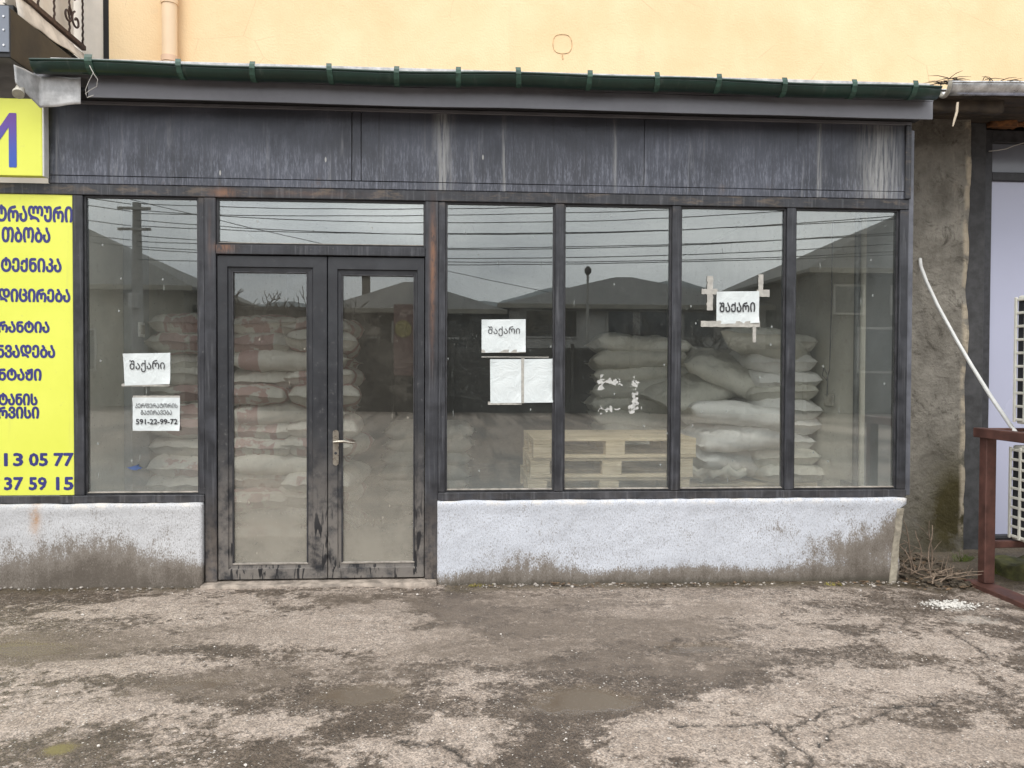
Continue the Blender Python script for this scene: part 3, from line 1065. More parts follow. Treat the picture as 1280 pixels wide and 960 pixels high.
# doors
def leaf(x0, x1, stile_l, stile_r, z0, z1, b, t_, handle):
    y0, y1 = .012, .075
    m = MB()
    xi0, xi1, zi0, zi1 = x0 + stile_l, x1 - stile_r, z0 + b, z1 - t_
    # four mitred members with a stepped inner edge
    def member(o_, i_):
        (ox0, oz0), (ox1, oz1) = o_
        (ix0, iz0), (ix1, iz1) = i_
        k = .72
        def L(a, b_, s_): return a + (b_ - a) * s_
        ring = []
        for s_, y in ((.004, y0 + .004), (.03, y0), (k, y0), (k + .06, y0 + .012), (1, y0 + .014), (1, y1), (0, y1)):
            ring.append(((L(ox0, ix0, s_), y, L(oz0, iz0, s_)), (L(ox1, ix1, s_), y, L(oz1, iz1, s_))))
        va = [m.bm.verts.new(r_[0]) for r_ in ring]
        vb = [m.bm.verts.new(r_[1]) for r_ in ring]
        n_ = len(ring)
        for i in range(n_):
            m.bm.faces.new((va[i], va[(i + 1) % n_], vb[(i + 1) % n_], vb[i]))
    e = .0006
    member(((x0, z0 + e), (x0, z1 - e)), ((xi0, zi0 + e), (xi0, zi1 - e)))
    member(((x1, z0 + e), (x1, z1 - e)), ((xi1, zi0 + e), (xi1, zi1 - e)))
    member(((x0 + e, z1), (x1 - e, z1)), ((xi0 + e, zi1), (xi1 - e, zi1)))
    member(((x0 + e, z0), (x1 - e, z0)), ((xi0 + e, zi0), (xi1 - e, zi0)))
    d = m.build('door_leaf', 'door', shop)
    MB().box(xi0 + .0005, xi1 - .0005, .040, .046, zi0 + .0005, zi1 - .0005, 0).build('pane', 'door_glass', d)
    bd = MB()
    bd.box(xi0 + .001, xi0 + .010, .022, .0395, zi0 + .001, zi1 - .001, .002)
    bd.box(xi1 - .010, xi1 - .001, .022, .0395, zi0 + .001, zi1 - .001, .002)
    bd.box(xi0 + .011, xi1 - .011, .022, .0395, zi1 - .010, zi1 - .001, .002)
    bd.build('glazing_bead', 'bead_dark', d)
    MB().box(xi0 + .0005, xi1 - .0005, .020, .0395, zi0 + .001, zi0 + .014, .003).build('glazing_bead', 'bead', d)
    if handle:
        hx, hz = x0 + .052, .925
        pl = MB()
        prof = []
        for i in range(24):
            a = 2 * math.pi * i / 24
            prof.append((hx + .019 * math.cos(a), hz - .04 + .019 * math.sin(a) + (.098 if math.sin(a) >= 0 else -.098)))
        pl.prism(prof, .004, .0115, 'y')
        pl.build('handle_plate', 'handle', d)
        lv = MB()
        lv.tube([(hx, .006, hz), (hx, -.035, hz)], .010, 12)
        lv.tube([(hx - .008, -.038, hz), (hx + .02, -.041, hz + .004), (hx + .06, -.041, hz + .006), (hx + .10, -.037, hz - .003), (hx + .125, -.030, hz - .006)], [.009, .0095, .0085, .0075, .006], 12)
        lv.build('handle', 'handle', d)
        k = MB()
        k.tube([(hx, .003, hz - .075), (hx, -.004, hz - .075)], .009, 12)
        k.build('lock_cylinder', 'bead_dark', d)
    return d


leaf(-1.577, -.874, .088, .126, .022, 2.136, .092, .100, False)
leaf(-.870, -.241, .085, .063, .022, 2.136, .092, .112, True)

# gutter with brackets: part of the shop
m = MB()
def half_round(m, x0, x1, y, z, r, th, n=48):
    segs = 14
    rows = []
    for i in range(n + 1):
        x = x0 + (x1 - x0) * i / n
        sag = .006 * math.sin(x * 1.9) + .004 * math.sin(x * 5.1)
        ro = []
        for k in range(segs + 1):
            a = math.pi + math.pi * k / segs
            ro.append((x, y + math.cos(a) * r, z + sag + math.sin(a) * r))
        for k in range(segs, -1, -1):
            a = math.pi + math.pi * k / segs
            ro.append((x, y + math.cos(a) * (r - th), z + sag + .0 + math.sin(a) * (r - th)))
        rows.append([m.bm.verts.new(p) for p in ro])
    K = len(rows[0])
    for i in range(n):
        for k in range(K):
            m.bm.faces.new((rows[i][k], rows[i][(k + 1) % K], rows[i + 1][(k + 1) % K], rows[i + 1][k])).smooth = True
    m.bm.faces.new(rows[0])
    m.bm.faces.new(rows[-1][::-1])
    # rolled front bead
    m.tube([(x0 + (x1 - x0) * i / n, y - r, z + .006 * math.sin((x0 + (x1 - x0) * i / n) * 1.9) + .004 * math.sin((x0 + (x1 - x0) * i / n) * 5.1)) for i in range(n + 1)], .008, 8)


GY, GZ, GR = -.275, 3.222, .061
half_round(m, -2.55, 3.065, GY, GZ, GR, .004)
gut = m.build('gutter', 'gutter', shop)
for px in (112, 224, 316, 412, 496, 573, 648, 737, 821, 898, 980, 1067, 1143):
    x = at(px, 100, GY - .05).x
    zs = .006 * math.sin(x * 1.9) + .004 * math.sin(x * 5.1)
    b = MB()
    prev = None
    w_ = .016 if px != 112 else .022
    tilt = rnd.uniform(-.006, .010)
    prof = []
    for k in range(13):
        a = math.pi - .5 + (math.pi + .5) * k / 12
        rr_ = GR + .005 + (.006 if k < 3 else 0)
        prof.append((GY + math.cos(a) * rr_, GZ + zs + math.sin(a) * rr_))
    inner = []
    for k in range(12, -1, -1):
        a = math.pi - .5 + (math.pi + .5) * k / 12
        rr_ = GR + .0015 + (.006 if k < 3 else 0)
        inner.append((GY + math.cos(a) * rr_, GZ + zs + math.sin(a) * rr_))
    b.prism(prof + inner, x - w_, x + w_)
    for v in b.bm.verts:
        v.co.x += tilt * (v.co.z - GZ) / .07
    b.build('bracket', 'bracket', gut)

MB().box(-2.5, 3.07, -.203, -.1955, 3.20, 3.292, .002).build('drip_edge', 'white_tin', shop)

# bent white flashing end and pipe stub at the left
def sheet(name, quads, mat, parent=None, loc=None, n=8, amp=.008, th=.002, seed=0):
    m = MB()
    for (a, b_, c_, d_) in quads:
        a, b_, c_, d_ = map(Vector, (a, b_, c_, d_))
        vs = []
        for i in range(n + 1):
            row = []
            for j in range(n + 1):
                u, v_ = i / n, j / n
                p = a.lerp(b_, u).lerp(d_.lerp(c_, u), v_)
                e_ = min(u, 1 - u, v_, 1 - v_) * 2
                p = p + Vector((0, amp * fb((p.x + seed, p.y, p.z), 9, 3) * e_, amp * .5 * fb((p.x, p.y + seed, p.z), 7, 3)))
                row.append(m.bm.verts.new(p))
            vs.append(row)
        for i in range(n):
            for j in range(n):
                m.bm.faces.new((vs[i][j], vs[i + 1][j], vs[i + 1][j + 1], vs[i][j + 1])).smooth = True
    bmesh.ops.remove_doubles(m.bm, verts=m.bm.verts[:], dist=.0005)
    return m.build(name, mat, parent, loc, th)


p1, p2, p3, p4 = at(50, 96, -.22), at(101, 97, -.2), at(101, 130, -.2), at(50, 135, -.22)
p5, p6 = at(17, 80, -.42), at(19, 103, -.42)
tag(sheet('bent_flashing', [(p1, p2, p3, p4), (p5, p1, p4, p6)], 'white_tin', None, tuple(p4), 10, .018),
    'crumpled white sheet metal corner hanging below the left end of the green gutter', 'metal flashing')
q = at(24, 112, -.40)
m = MB()
q = at(25, 114, -.36)
m.tube([q + Vector((-.01, .03, .03)), q + Vector((.006, -.03, -.02))], .026, 16)
m.tube([q + Vector((.004, -.024, -.015)), q + Vector((.010, -.036, -.030))], .031, 16)
tag(m.build('pipe_stub', 'dirty_plastic', None, tuple(q)), 'short grimy white plastic pipe end above the yellow sign', 'pipe')
m = MB()
pts = [at(*t_) for t_ in ((112, 82, -.36), (117, 92, -.37), (122, 99, -.36), (121, 108, -.36), (112, 113, -.355), (107, 117, -.35), (109, 122, -.35), (117, 119, -.35))]
m.tube(pts, .0022, 6)
m.tube([at(117, 90, -.37), at(110, 104, -.36), at(107, 112, -.36), at(108, 119, -.35)], .0018, 6)
tag(m.build('loose_wire', 'wire', None, tuple(pts[0])), 'thin pale wire twisted round the left end of the green gutter', 'wire')

# ================================================================== APARTMENT BUILDING BEHIND
apt = empty('apartment_building', (1.0, 2.0, 3.4), 'peach rendered upper storey rising behind the shop roof', 'building')
m = MB()
m.box(-3.12, 9.5, 2.0, 2.4, 3.0, 9.0, 0)
wall = m.build('wall', 'peach', apt)
m = MB()
cc = at(703, 55, 2.0)
m.tube([cc + Vector((.088 * math.cos(t_), -.001, .095 * math.sin(t_) + .008 * math.sin(3 * t_))) for t_ in [2 * math.pi * i / 28 + .3 for i in range(29)]], .004, 6)
m.tube([cc + Vector((0, -.001, -.095)), cc + Vector((.004, -.001, -.14))], .006, 6)
m.build('plaster_ring', plain('plaster_ridge', (.60, .41, .23), .9, 0, .3, 30), apt)
MB().box(-7.0, -3.19, 2.06, 2.4, 3.0, 9.0, 0).build('side_wall', 'cream', apt)
MB().box(-3.185, -3.125, 2.03, 2.3, 3.0, 9.0, .004).build('wall_joint', 'dark_metal_and_shade', apt)
dp = empty('downpipe', tuple(at(213, 78, 1.9)), 'peach painted downpipe fixed to the peach wall', 'downpipe')
xp = at(212, 40, 1.92).x
m = MB()
m.tube([(xp, 1.92, 3.45 + .5 * i) for i in range(11)], .064, 20)
m.build('pipe', plain('peach_pipe_paint', (.80, .60, .40), .55, 0, .05, 2, .03), dp)
zc = at(212, 3, 1.92).z
m = MB()
m.tube([(xp, 1.92, zc - .02), (xp, 1.92, zc + .06)], .071, 20)
m.build('collar', plain('peach_collar', (.78, .57, .37), .55, 0, .05, 2, .03), dp)
zc = at(212, 71, 1.92).z
m = MB()
m.tube([(xp, 1.92, zc - .05), (xp, 1.92, zc)], .072, 20)
m.build('collar', plain('peach_collar_low', (.70, .48, .33), .55, 0, .1, 2, .03), dp)

# balcony
BX = -3.33
bal = empty('balcony', (BX, 1.5, 4.1), 'balcony with rusty scrolled iron railing over the left end of the roof', 'balcony')
MB().box(-5.2, BX - .02, .95, 1.99, 4.00, 4.12, .004).build('slab', 'dark_metal_and_shade', bal)  # slab blackened to stand in for the shadow under the balcony
sheet('apron', [((BX, .93, 4.20), (BX, 1.99, 4.18), (BX + .03, 1.99, 4.10), (BX + .03, .93, 4.02))], 'apron', bal, None, 10, .03, .004, 3)
MB().box(BX - .10, BX - .08, .95, 1.98, 4.13, 5.2, .004).build('screen_panel', 'cream', bal)
MB().box(BX - .02, BX + .02, .93, 1.99, 4.205, 4.245, .003).build('bottom_rail', 'iron', bal)
MB().box(BX - .02, BX + .02, .93, 1.99, 5.10, 5.14, .003).build('top_rail', 'iron', bal)
def on_side(px, py):
    """point of the balcony's side plane"""
    d = ray(px, py)
    return CAM + d * ((BX - CAM.x) / d.x)


for px in (27, 48, 68, 87, 104, 112):
    y = min(on_side(px, 30).y, 1.97)
    m = MB()
    m.tube([(BX + .003 * math.cos(k * 1.5), y + .003 * math.sin(k * 1.5), 4.24 + k * .0143) for k in range(61)], .0085, 6)
    m.build('baluster', 'iron', bal)
for sg in (-1, 1):
    for k0, py in enumerate((-14, 22)):
        c0 = on_side(88, py)
        m = MB()
        pts = []
        for k in range(22):
            a = k * .36 * (1 if k0 else -1)
            r_ = .014 + .0030 * k
            pts.append((BX + .014, c0.y + sg * (.07 - r_ * math.cos(a)), c0.z + r_ * math.sin(a)))
        m.tube(pts, .009, 6)
        m.build('scroll', 'iron', bal)

# neighbour's dark awning box, far left
aw = empty('awning_box', (-3.2, -.1, 3.25), 'black metal awning box above the yellow sign at the left edge', 'awning')
MB().box(-4.4, -2.70, -.262, .6, 3.26, 3.56, .004).build('casing', 'dark_metal_and_shade', aw)
MB().box(-4.4, -2.702, -.272, -.264, 3.29, 3.565, .002).build('front_panel', 'awning_grey', aw)
for z in (3.33, 3.42, 3.5):
    MB().tube([(-2.73, -.270, z), (-2.73, -.277, z)], .006, 8).build('rivet', 'galv', aw)

# ================================================================== SIGNS AND PAPERS
up = empty('sign_board', (-3.1, -.05, 2.6), 'square yellow sign with a large violet letter above the lettered yellow panel', 'sign')
MB().box(XL, -2.612, -.085, -.030, 2.60, 3.078, .003).build('face', 'yellow', up)
MB().box(-2.611, -2.600, -.087, -.028, 2.597, 3.081, .003).build('edge_strip', 'white_plastic', up)
a, b_ = at(-34, 208, -.09), at(20, 141, -.09)
text('lettering', 'M', 'violet', up, a.x, b_.x, a.z, b_.z, -.0865, .004)

lo = empty('sign_board', (-3.1, 0, .6), 'tall yellow panel lettered in navy, filling the bay left of the shop window', 'sign')
MB().box(XL, -2.477, .006, .02, .586, 2.505, .001).build('face', 'yellow', lo)
for body, x0, x1, y0, y1 in (
        ('ᲢᲠᲐᲚᲣᲠᲘ', -5, 91, 257, 277), ('ᲗᲑᲝᲑᲐ', 2, 63, 284, 303), ('ᲢᲔᲥᲜᲘᲙᲐ', 1, 77, 322, 340),
        ('ᲓᲘᲪᲘᲠᲔᲑᲐ', -2, 88, 361, 377.5), ('ᲠᲐᲜᲢᲘᲐ', -3, 62, 401, 416), ('ᲜᲕᲐᲓᲔᲑᲐ', -4, 69, 431, 447.5),
        ('ᲜᲢᲐᲟᲘ', -2, 52, 460, 476), ('ᲢᲐᲜᲘᲡ', -2, 47, 491, 507), ('ᲠᲕᲘᲡᲘ', -3, 49, 508, 523.5),
        ('13', 5, 29, 566, 583), ('05', 36, 60, 566, 583), ('77', 67, 92, 566, 583),
        ('37', 5, 29, 596, 613), ('59', 36, 58.5, 596, 613), ('15', 70, 92, 596, 613)):
    a, b_ = at(x0, y1, .005), at(x1, y0, .005)
    text('lettering', body, 'navy', lo, a.x, b_.x, a.z, b_.z, .0048, .0042)


def paper(name, corners, label, lines=(), tape=True, seed=0, y=.028, torn=0):
    """a sheet taped to the glass; corners in the order top-left, top-right, bottom-right, bottom-left"""
    P = [at(px, py, y) for px, py in corners]
    base = P[3]
    root = empty(name, (base.x, y, base.z), label, 'paper notice')
    m = MB()
    n = 14
    vs = []
    for i in range(n + 1):
        row = []
        for j in range(n + 1):
            u, v_ = i / n, j / n
            p = P[3].lerp(P[2], u).lerp(P[0].lerp(P[1], u), v_)
            e_ = (abs(u - .5) * 2) ** 6
            p.y = y - .0015 - .010 * max(0, (u - .78) / .22) * max(0, (.22 - v_) / .22) - .008 * max(0, (.2 - u) / .2) * max(0, (v_ - .8) / .2) - .0042 * abs(fb((p.x * 1.0 + seed, 0, p.z), 8, 3)) * (1 - .3 * e_)
            if torn and (i in (0, n) or j in (0, n)):
                p.x += fb((p.x * 40, seed, p.z * 40), 1, 2) * .003
                p.z += fb((p.z * 40, seed, p.x * 40), 1, 2) * .003
            row.append(m.bm.verts.new(p))
        vs.append(row)
    for i in range(n):
        for j in range(n):
            m.bm.faces.new((vs[i][j], vs[i + 1][j], vs[i + 1][j + 1], vs[i][j + 1])).smooth = True
    m.build('sheet', 'paper', root)
    rot = math.atan2((P[1] - P[0]).z, (P[1] - P[0]).x)
    for body, x0, x1, y0, y1, wgt in lines:
        a, b2 = at(x0, y1, y - .005), at(x1, y0, y - .005)
        text('lettering', body, 'ink', root, a.x, b2.x, a.z, b2.z, y - .0072, wgt, rot)
    return root


def strip(root, px0, py0, px1, py1, y=.0265, seed=0, mat='tape', wob=.002):
    y = y + (seed % 6) * .0008 - .001
    """a strip of tape along a sheet's edge, with a ragged outline"""
    a, b2 = at(px0, py0, y), at(px1, py1, y)
    x0, x1 = sorted((a.x, b2.x))
    z0, z1 = sorted((a.z, b2.z))
    horiz = (x1 - x0) > (z1 - z0)
    n = 16
    m = MB()
    A, B = [], []
    for i in range(n + 1):
        t_ = i / n
        j1, j2 = fb((i * .9, seed, 1), 1, 2) * wob, fb((i * .9, seed, 5), 1, 2) * wob
        if horiz:
            A.append(m.bm.verts.new((x0 + (x1 - x0) * t_, y, z0 + j1)))
            B.append(m.bm.verts.new((x0 + (x1 - x0) * t_, y, z1 + j2)))
        else:
            A.append(m.bm.verts.new((x0 + j1, y, z0 + (z1 - z0) * t_)))
            B.append(m.bm.verts.new((x1 + j2, y, z0 + (z1 - z0) * t_)))
    for i in range(n):
        m.bm.faces.new((A[i], A[i + 1], B[i + 1], B[i]))
    return m.build('tape_strip', mat, root, None, .0005)


pa = paper('paper_notice', ((154, 442), (213, 441), (213, 480), (156, 482)), 'creased white notice with one handwritten word, upper of two on the left window',
           [('შაქარი', 162, 206, 450, 465, .0004)], seed=1)
strip(pa, 152, 479.5, 212, 483, seed=3)
pa = paper('paper_notice', ((166, 497), (225, 497), (225, 538.5), (166, 538.5)), 'white notice with printed phone number, lower of two on the left window',
           [('ᲞᲔᲠᲤᲔᲠᲐᲢᲝᲠᲘᲡ', 169, 222, 504, 510, .0001), ('ᲒᲐᲥᲘᲠᲐᲕᲔᲑᲐ', 176, 215, 512.5, 518.5, .0001), ('591-22-99-72', 170, 222, 523.5, 530.5, .0011)], seed=2)
strip(pa, 166, 494.5, 225, 498, seed=4)
pa = paper('paper_notice', ((602, 399.5), (657, 399), (657, 440), (602, 441)), 'crinkled white notice with one word, above the blank sheets in the middle pane',
           [('შაქარი', 610, 650, 408, 420, .0)], seed=5)
strip(pa, 602, 437, 657, 441, seed=6)
pa = paper('paper_sheet', ((612.5, 449), (651.5, 449), (651.5, 503.5), (613, 504)), 'blank white sheet, left of two side by side below a notice', seed=7)
strip(pa, 610, 502, 652, 506, seed=8)
pa = paper('paper_sheet', ((655, 449), (691, 448.5), (691, 503), (655, 503.5)), 'blank white sheet, right of two side by side, against the window post', seed=9)
strip(pa, 651.5, 448, 655.5, 504, seed=10)
strip(pa, 602, 445.6, 686, 447.0, seed=12, wob=.0012)
pa = paper('paper_notice', ((895.5, 364.5), (949, 364), (948.5, 403.5), (895.5, 405)), 'white notice with one bold word held by brown tape in third tall pane',
           [('ᲨᲐᲥᲐᲠᲘ', 899, 944, 378, 390, .0016)], seed=11)
for k, s_ in enumerate(((877, 361, 897, 368), (946, 362, 962, 371), (884, 345, 891, 388), (948, 343, 954, 362), (876, 401, 950, 409), (941, 402, 945, 428))):
    strip(pa, *s_, seed=20 + k, wob=.006)

# what is left of a torn notice in the second tall pane
m = MB()
y = .027
def scrap(m, pts, seed):
    c_ = sum((at(px, py, y) for px, py in pts), Vector((0, 0, 0))) / len(pts)
    ring = []
    P = [at(px, py, y) for px, py in pts]
    for i, p in enumerate(P):
        q = P[(i + 1) % len(P)]
        for k in range(5):
            r_ = p.lerp(q, k / 5)
            ring.append(r_ + Vector((fb((i * 5 + k, seed, 0), 1.3, 2) * .006, 0, fb((i * 5 + k, seed, 9), 1.3, 2) * .006)))
    v = [m.bm.verts.new(p) for p in ring]
    m.bm.faces.new(v)


a, b_ = at(745, 468, y), at(802, 518, y)
NX, NZ = 64, 56
gv = {}
def tv(i, j):
    if (i, j) not in gv:
        gv[i, j] = m.bm.verts.new((a.x + (b_.x - a.x) * i / NX + fb((i, j, 1), 1.7, 1) * .001, y, b_.z + (a.z - b_.z) * j / NZ + fb((i, j, 5), 1.7, 1) * .001))
    return gv[i, j]
for i in range(NX):
    for j in range(NZ):
        u, v_ = i / NX, j / NZ
        dd = min(abs(u - .82), abs(v_ - .80) * 1.1 + (0 if u > .1 else .3), abs(u - .10) + (.0 if v_ > .6 or v_ < .25 else .10), abs(v_ - .12) * 1.4 + (.0 if u < .35 or u > .75 else .12))
        cl = .5 + .5 * fb((u * 3, v_ * 3, 2), 1, 3) + .45 * fb((u * 13, v_ * 13, 4), 1, 3)
        if cl - dd * 3.6 > .42:
            m.bm.faces.new((tv(i, j), tv(i + 1, j), tv(i + 1, j + 1), tv(i, j + 1)))
tag(m.build('torn_notice', 'torn_paper', None, tuple(at(773, 495, y)), .0006), 'torn remains of a paper notice and tape, beside the pallets in the second pane', 'torn paper')
m = MB()
scrap(m, [(159, 584), (170, 582), (173, 580), (174, 583), (178, 585), (170, 588), (163, 587)], 5)
tag(m.build('blue_sticker', plain('blue_sticker_film', (.06, .10, .22), .5), None, tuple(at(168, 584, y)), .0006), 'small torn blue sticker low on the left window', 'sticker')

# ================================================================== SACKS AND PALLETS INSIDE
def sack_mesh(name, L, W, H, seed, mat):
    """a filled sewn sack: flat stitched ends, creased skin, an uneven belly"""
    nu, nv = 56, 32
    bm = bmesh.new()
    vs = {}
    bend = fb((seed, 3, 1), 1, 1) * .05
    lop = fb((seed, 9, 4), 1, 1) * .5
    for side in (1, -1):
        for i in range(nu + 1):
            for j in range(nv + 1):
                u, v_ = 2 * i / nu - 1, 2 * j / nv - 1
                edge = i in (0, nu) or j in (0, nv)
                if edge and side == -1:
                    continue
                au, av = abs(u), abs(v_)
                ub = min(1, au / .93)                                   # beyond .93 the stitched flap
                hu = max(0, 1 - ub ** 6) ** .5
                hv = max(0, 1 - av ** 4.2) ** .5
                h = hu * hv
                pinch = 1 - .10 * max(0, (au - .62) / .38) ** 2 * (1 - .55 * av)
                x = L / 2 * u * (1 + .025 * fb((v_ * 1.2, seed, 2), 1, 2)) - (.012 * (1 - av * av) * (1 if u > 0 else -1) * max(0, au - .8) / .2)
                yy = W / 2 * v_ * pinch * (1 + .05 * fb((u * 1.6, seed, 7), 1, 2))
                z = H / 2 * h * (1 + lop * .35 * u * side) * (1 + .22 * fb((u * 1.1, v_ * .9, seed + side), 1, 2))
                wr = fb((u * 2.0 + seed, v_ * 1.6, side * 2), 1.1, 2) * .022
                for sc, am in ((1.7, .016), (3.1, .011)):               # creases
                    nn = abs(fb((u * sc * 1.1 + seed * 2, v_ * sc * .8, side * 3 + sc), 1.0, 2))
                    wr -= am * max(0, 1 - nn / .13) ** 1.4
                wr += .007 * max(0, (au - .5) / .5) ** 2 * math.sin(v_ * 17 + 5 * fb((v_, seed, 0), 2, 2) + seed)
                zz = side * z + wr * min(1, h * 1.6) * (1 if side > 0 else .6)
                if edge or au > .93:
                    zz += .014 * fb((u * 1, v_ * 2.6, seed), 1, 2) * (1 if au > .93 else 1.4) + side * .002 * (0 if edge else 1)
                zz += bend * u * u
                vs[side, i, j] = bm.verts.new((x, yy, zz))
                if edge:
                    vs[-1, i, j] = vs[side, i, j]
    for side in (1, -1):
        for i in range(nu):
            for j in range(nv):
                q = [vs[side, i, j], vs[side, i + 1, j], vs[side, i + 1, j + 1], vs[side, i, j + 1]]
                f = bm.faces.new(q if side > 0 else q[::-1])
                f.smooth = True
    me = bpy.data.meshes.new(name)
    bm.to_mesh(me)
    bm.free()
    me.materials.append(MAT[mat])
    return me


ORD = ['topmost', 'second', 'third', 'fourth', 'fifth', 'sixth', 'seventh', 'eighth', 'ninth', 'tenth', 'eleventh', 'twelfth', 'thirteenth', 'fourteenth', 'fifteenth']
RED = [sack_mesh('sack', 0.96, .56, .19, s_ * 3.7 + 1, 'sack_red') for s_ in range(8)]
PLAIN = [sack_mesh('sack', 0.94, .58, .19, s_ * 2.9 + 50, 'sack_beige') for s_ in range(8)]
WHITE = [sack_mesh('sack', 0.88, .56, .20, s_ * 4.3 + 90, 'sack_white') for s_ in range(5)]


def sack(mesh, loc, rz, label, group, tilt=(0, 0)):
    o = bpy.data.objects.new('sugar_sack', mesh)
    C.objects.link(o)
    o.location = loc
    o.rotation_euler = (tilt[0], tilt[1], rz)
    return tag(o, label, 'sack', group)


NL, LH = 13, .136
for k in range(NL):
    n_ = NL - 1 - k
    z = .03 + LH * (k + .5) + .01
    j = lambda s_: rnd.uniform(-s_, s_)
    nm = ORD[n_]
    sack(RED[rnd.randrange(8)], (-2.12 + j(.03), 1.42 + j(.08), z + j(.012)), math.pi / 2 + j(.12) + (math.pi if rnd.random() < .5 else 0), f'{nm} red and white sack from the top, in the column behind the left window', 'sacks behind the left window', (j(.05), j(.05)))
    if k % 3 != 1:
        sack(RED[rnd.randrange(8)], (-1.60 + j(.04), 1.40 + j(.09), z + j(.012)), math.pi / 2 + j(.13) + (math.pi if rnd.random() < .5 else 0), f'end-on sack, left of its pair, {nm} layer from the top behind left door glass', 'sacks behind the left door leaf', (j(.05), j(.06)))
        sack(RED[rnd.randrange(8)], (-1.12 + j(.04), 1.40 + j(.09), z + j(.012)), math.pi / 2 + j(.13) + (math.pi if rnd.random() < .5 else 0), f'end-on sack, right of its pair, {nm} layer from the top behind left door glass', 'sacks behind the left door leaf', (j(.05), j(.06)))
    else:
        sack(RED[rnd.randrange(8)], (-1.37 + j(.03), 1.22 + j(.03), z), j(.09) + (math.pi if rnd.random() < .5 else 0), f'lengthwise front sack, {nm} layer from the top behind left door glass', 'sacks behind the left door leaf', (j(.03), j(.02)))
        sack(RED[rnd.randrange(8)], (-1.37 + j(.03), 1.75 + j(.03), z), j(.05), f'lengthwise rear sack, {nm} layer from the top behind left door glass', 'sacks behind the left door leaf', (j(.03), j(.02)))

# far low stack behind the right door leaf
for k in range(6):
    sack(PLAIN[rnd.randrange(8)], (-.35 + rnd.uniform(-.04, .04), 2.9 + rnd.uniform(-.04, .04), .03 + LH * (k + .5)), rnd.uniform(-.06, .06), f'{ORD[5 - k]} pale sack from the top of the low stack deep behind the right door glass', 'low stack deep inside the shop')

# right-hand stacks, on pallets
PZ = .03 + 3 * .146
for k in range(9):
    z = PZ + LH * (k + .5) + .005
    nm = ORD[8 - k]
    for s_, cx in ((0, 1.68), (1, 2.45)):
        if s_ == 1 and k > 7: continue
        sack(PLAIN[rnd.randrange(8)], (cx + rnd.uniform(-.05, .05), 2.1 + rnd.uniform(-.05, .05), z), rnd.uniform(-.14, .14), (f'{nm} pale sack from the top of the rear stack behind the pallets', f'pale sack in the {nm} row of the rear stack, half hidden by white sacks')[s_], 'rear stack of pale sacks', (rnd.uniform(-.09, .09), rnd.uniform(-.08, .08)))
for k in range(9):
    z = PZ + LH * (k + .5) + .005
    nm = ORD[8 - k]
    sack((WHITE[k % 5] if k in (2, 3, 4, 6, 7) else PLAIN[k % 5]), (2.70 + rnd.uniform(-.04, .03) - .0, 1.52 + rnd.uniform(-.04, .04), z), math.pi / 2 + rnd.uniform(-.16, .16), f'{nm} whitish sack from the top of the stack by the right inner wall', 'stack by the right inner wall', (rnd.uniform(-.05, .05), rnd.uniform(-.05, .05)))
for k, (x, y, z, rz, tx, ty, msh, lab) in enumerate((
        (2.30, 1.22, PZ + .40, .12, .12, -.10, WHITE[0], 'clean white sack bulging forward, lower of the bright pair left of the wall stack'),
        (2.27, 1.18, PZ + .56, -.10, -.18, .12, WHITE[1], 'clean white sack on top of the bright pair left of the wall stack'),
        (2.20, 1.34, PZ + .22, .5, .30, .16, WHITE[2], 'slumped white sack under the bright pair left of the wall stack'),
        (2.42, 1.50, PZ + .90, -.35, .30, .38, PLAIN[2], 'slack pale sack draped steeply over the heap above the bright white pair'),
        (2.12, 1.62, PZ + .78, .3, .25, -.30, PLAIN[5], 'slack pale sack slumped left of the draped one on the heap'),
        (2.62, 1.30, PZ + 1.12, .9, .10, .25, PLAIN[6], 'pale sack thrown crosswise on top of the wall stack'))):
    sack(msh, (x, y, z), rz, lab, 'loose slumped sacks', (tx, ty))
sack(PLAIN[1], (2.0, 1.62, PZ + .17), .4, 'slack pale sack lying low between the rear stack and the white sacks', None, (.25, -.15))
m = MB()
m.gridbox(-.30, .30, -.16, .16, -.03, .03, .025, lambda p: p + Vector((fb((p.x, p.y, 3), 6) * .05, fb((p.x, p.y, 9), 6) * .05, fb((p.x, p.y, 0), 7, 4) * .085 + .03)))
o = m.build('empty_sack', 'sack_beige', None, (0, 0, 0))
o.location = (2.02, 1.18, PZ + .075)
tag(o, 'crumpled empty sack lying on the pallet in front of the white sacks', 'sack')


def pallet(loc, rz, label, group):
    root = empty('wooden_pallet', (0, 0, 0), label, 'pallet', group)
    m = MB()
    for i in range(7):
        y = -.4 + .05 + i * .7 / 6
        m.box(-.6, .6, y - .049, y + .049, .1225, .144, .002)
    m.build('deck', 'wood', root)
    for x in (-.5275, 0, .5275):
        m = MB()
        m.box(x - .072, x + .072, -.4, .4, .1005, .122, .002)
        m.build('stringer_board', 'wood', root)
    for x in (-.5275, 0, .5275):
        for y in (-.35, 0, .35):
            MB().box(x - .0715, x + .0715, y - .049, y + .049, .0225, .100, .003).build('block', 'wood', root)
    for y in (-.35, 0, .35):
        MB().box(-.6, .6, y - .05, y + .05, .0005, .022, .002).build('runner', 'wood', root)
    root.location = loc
    root.rotation_euler = (0, 0, rz)
    return root


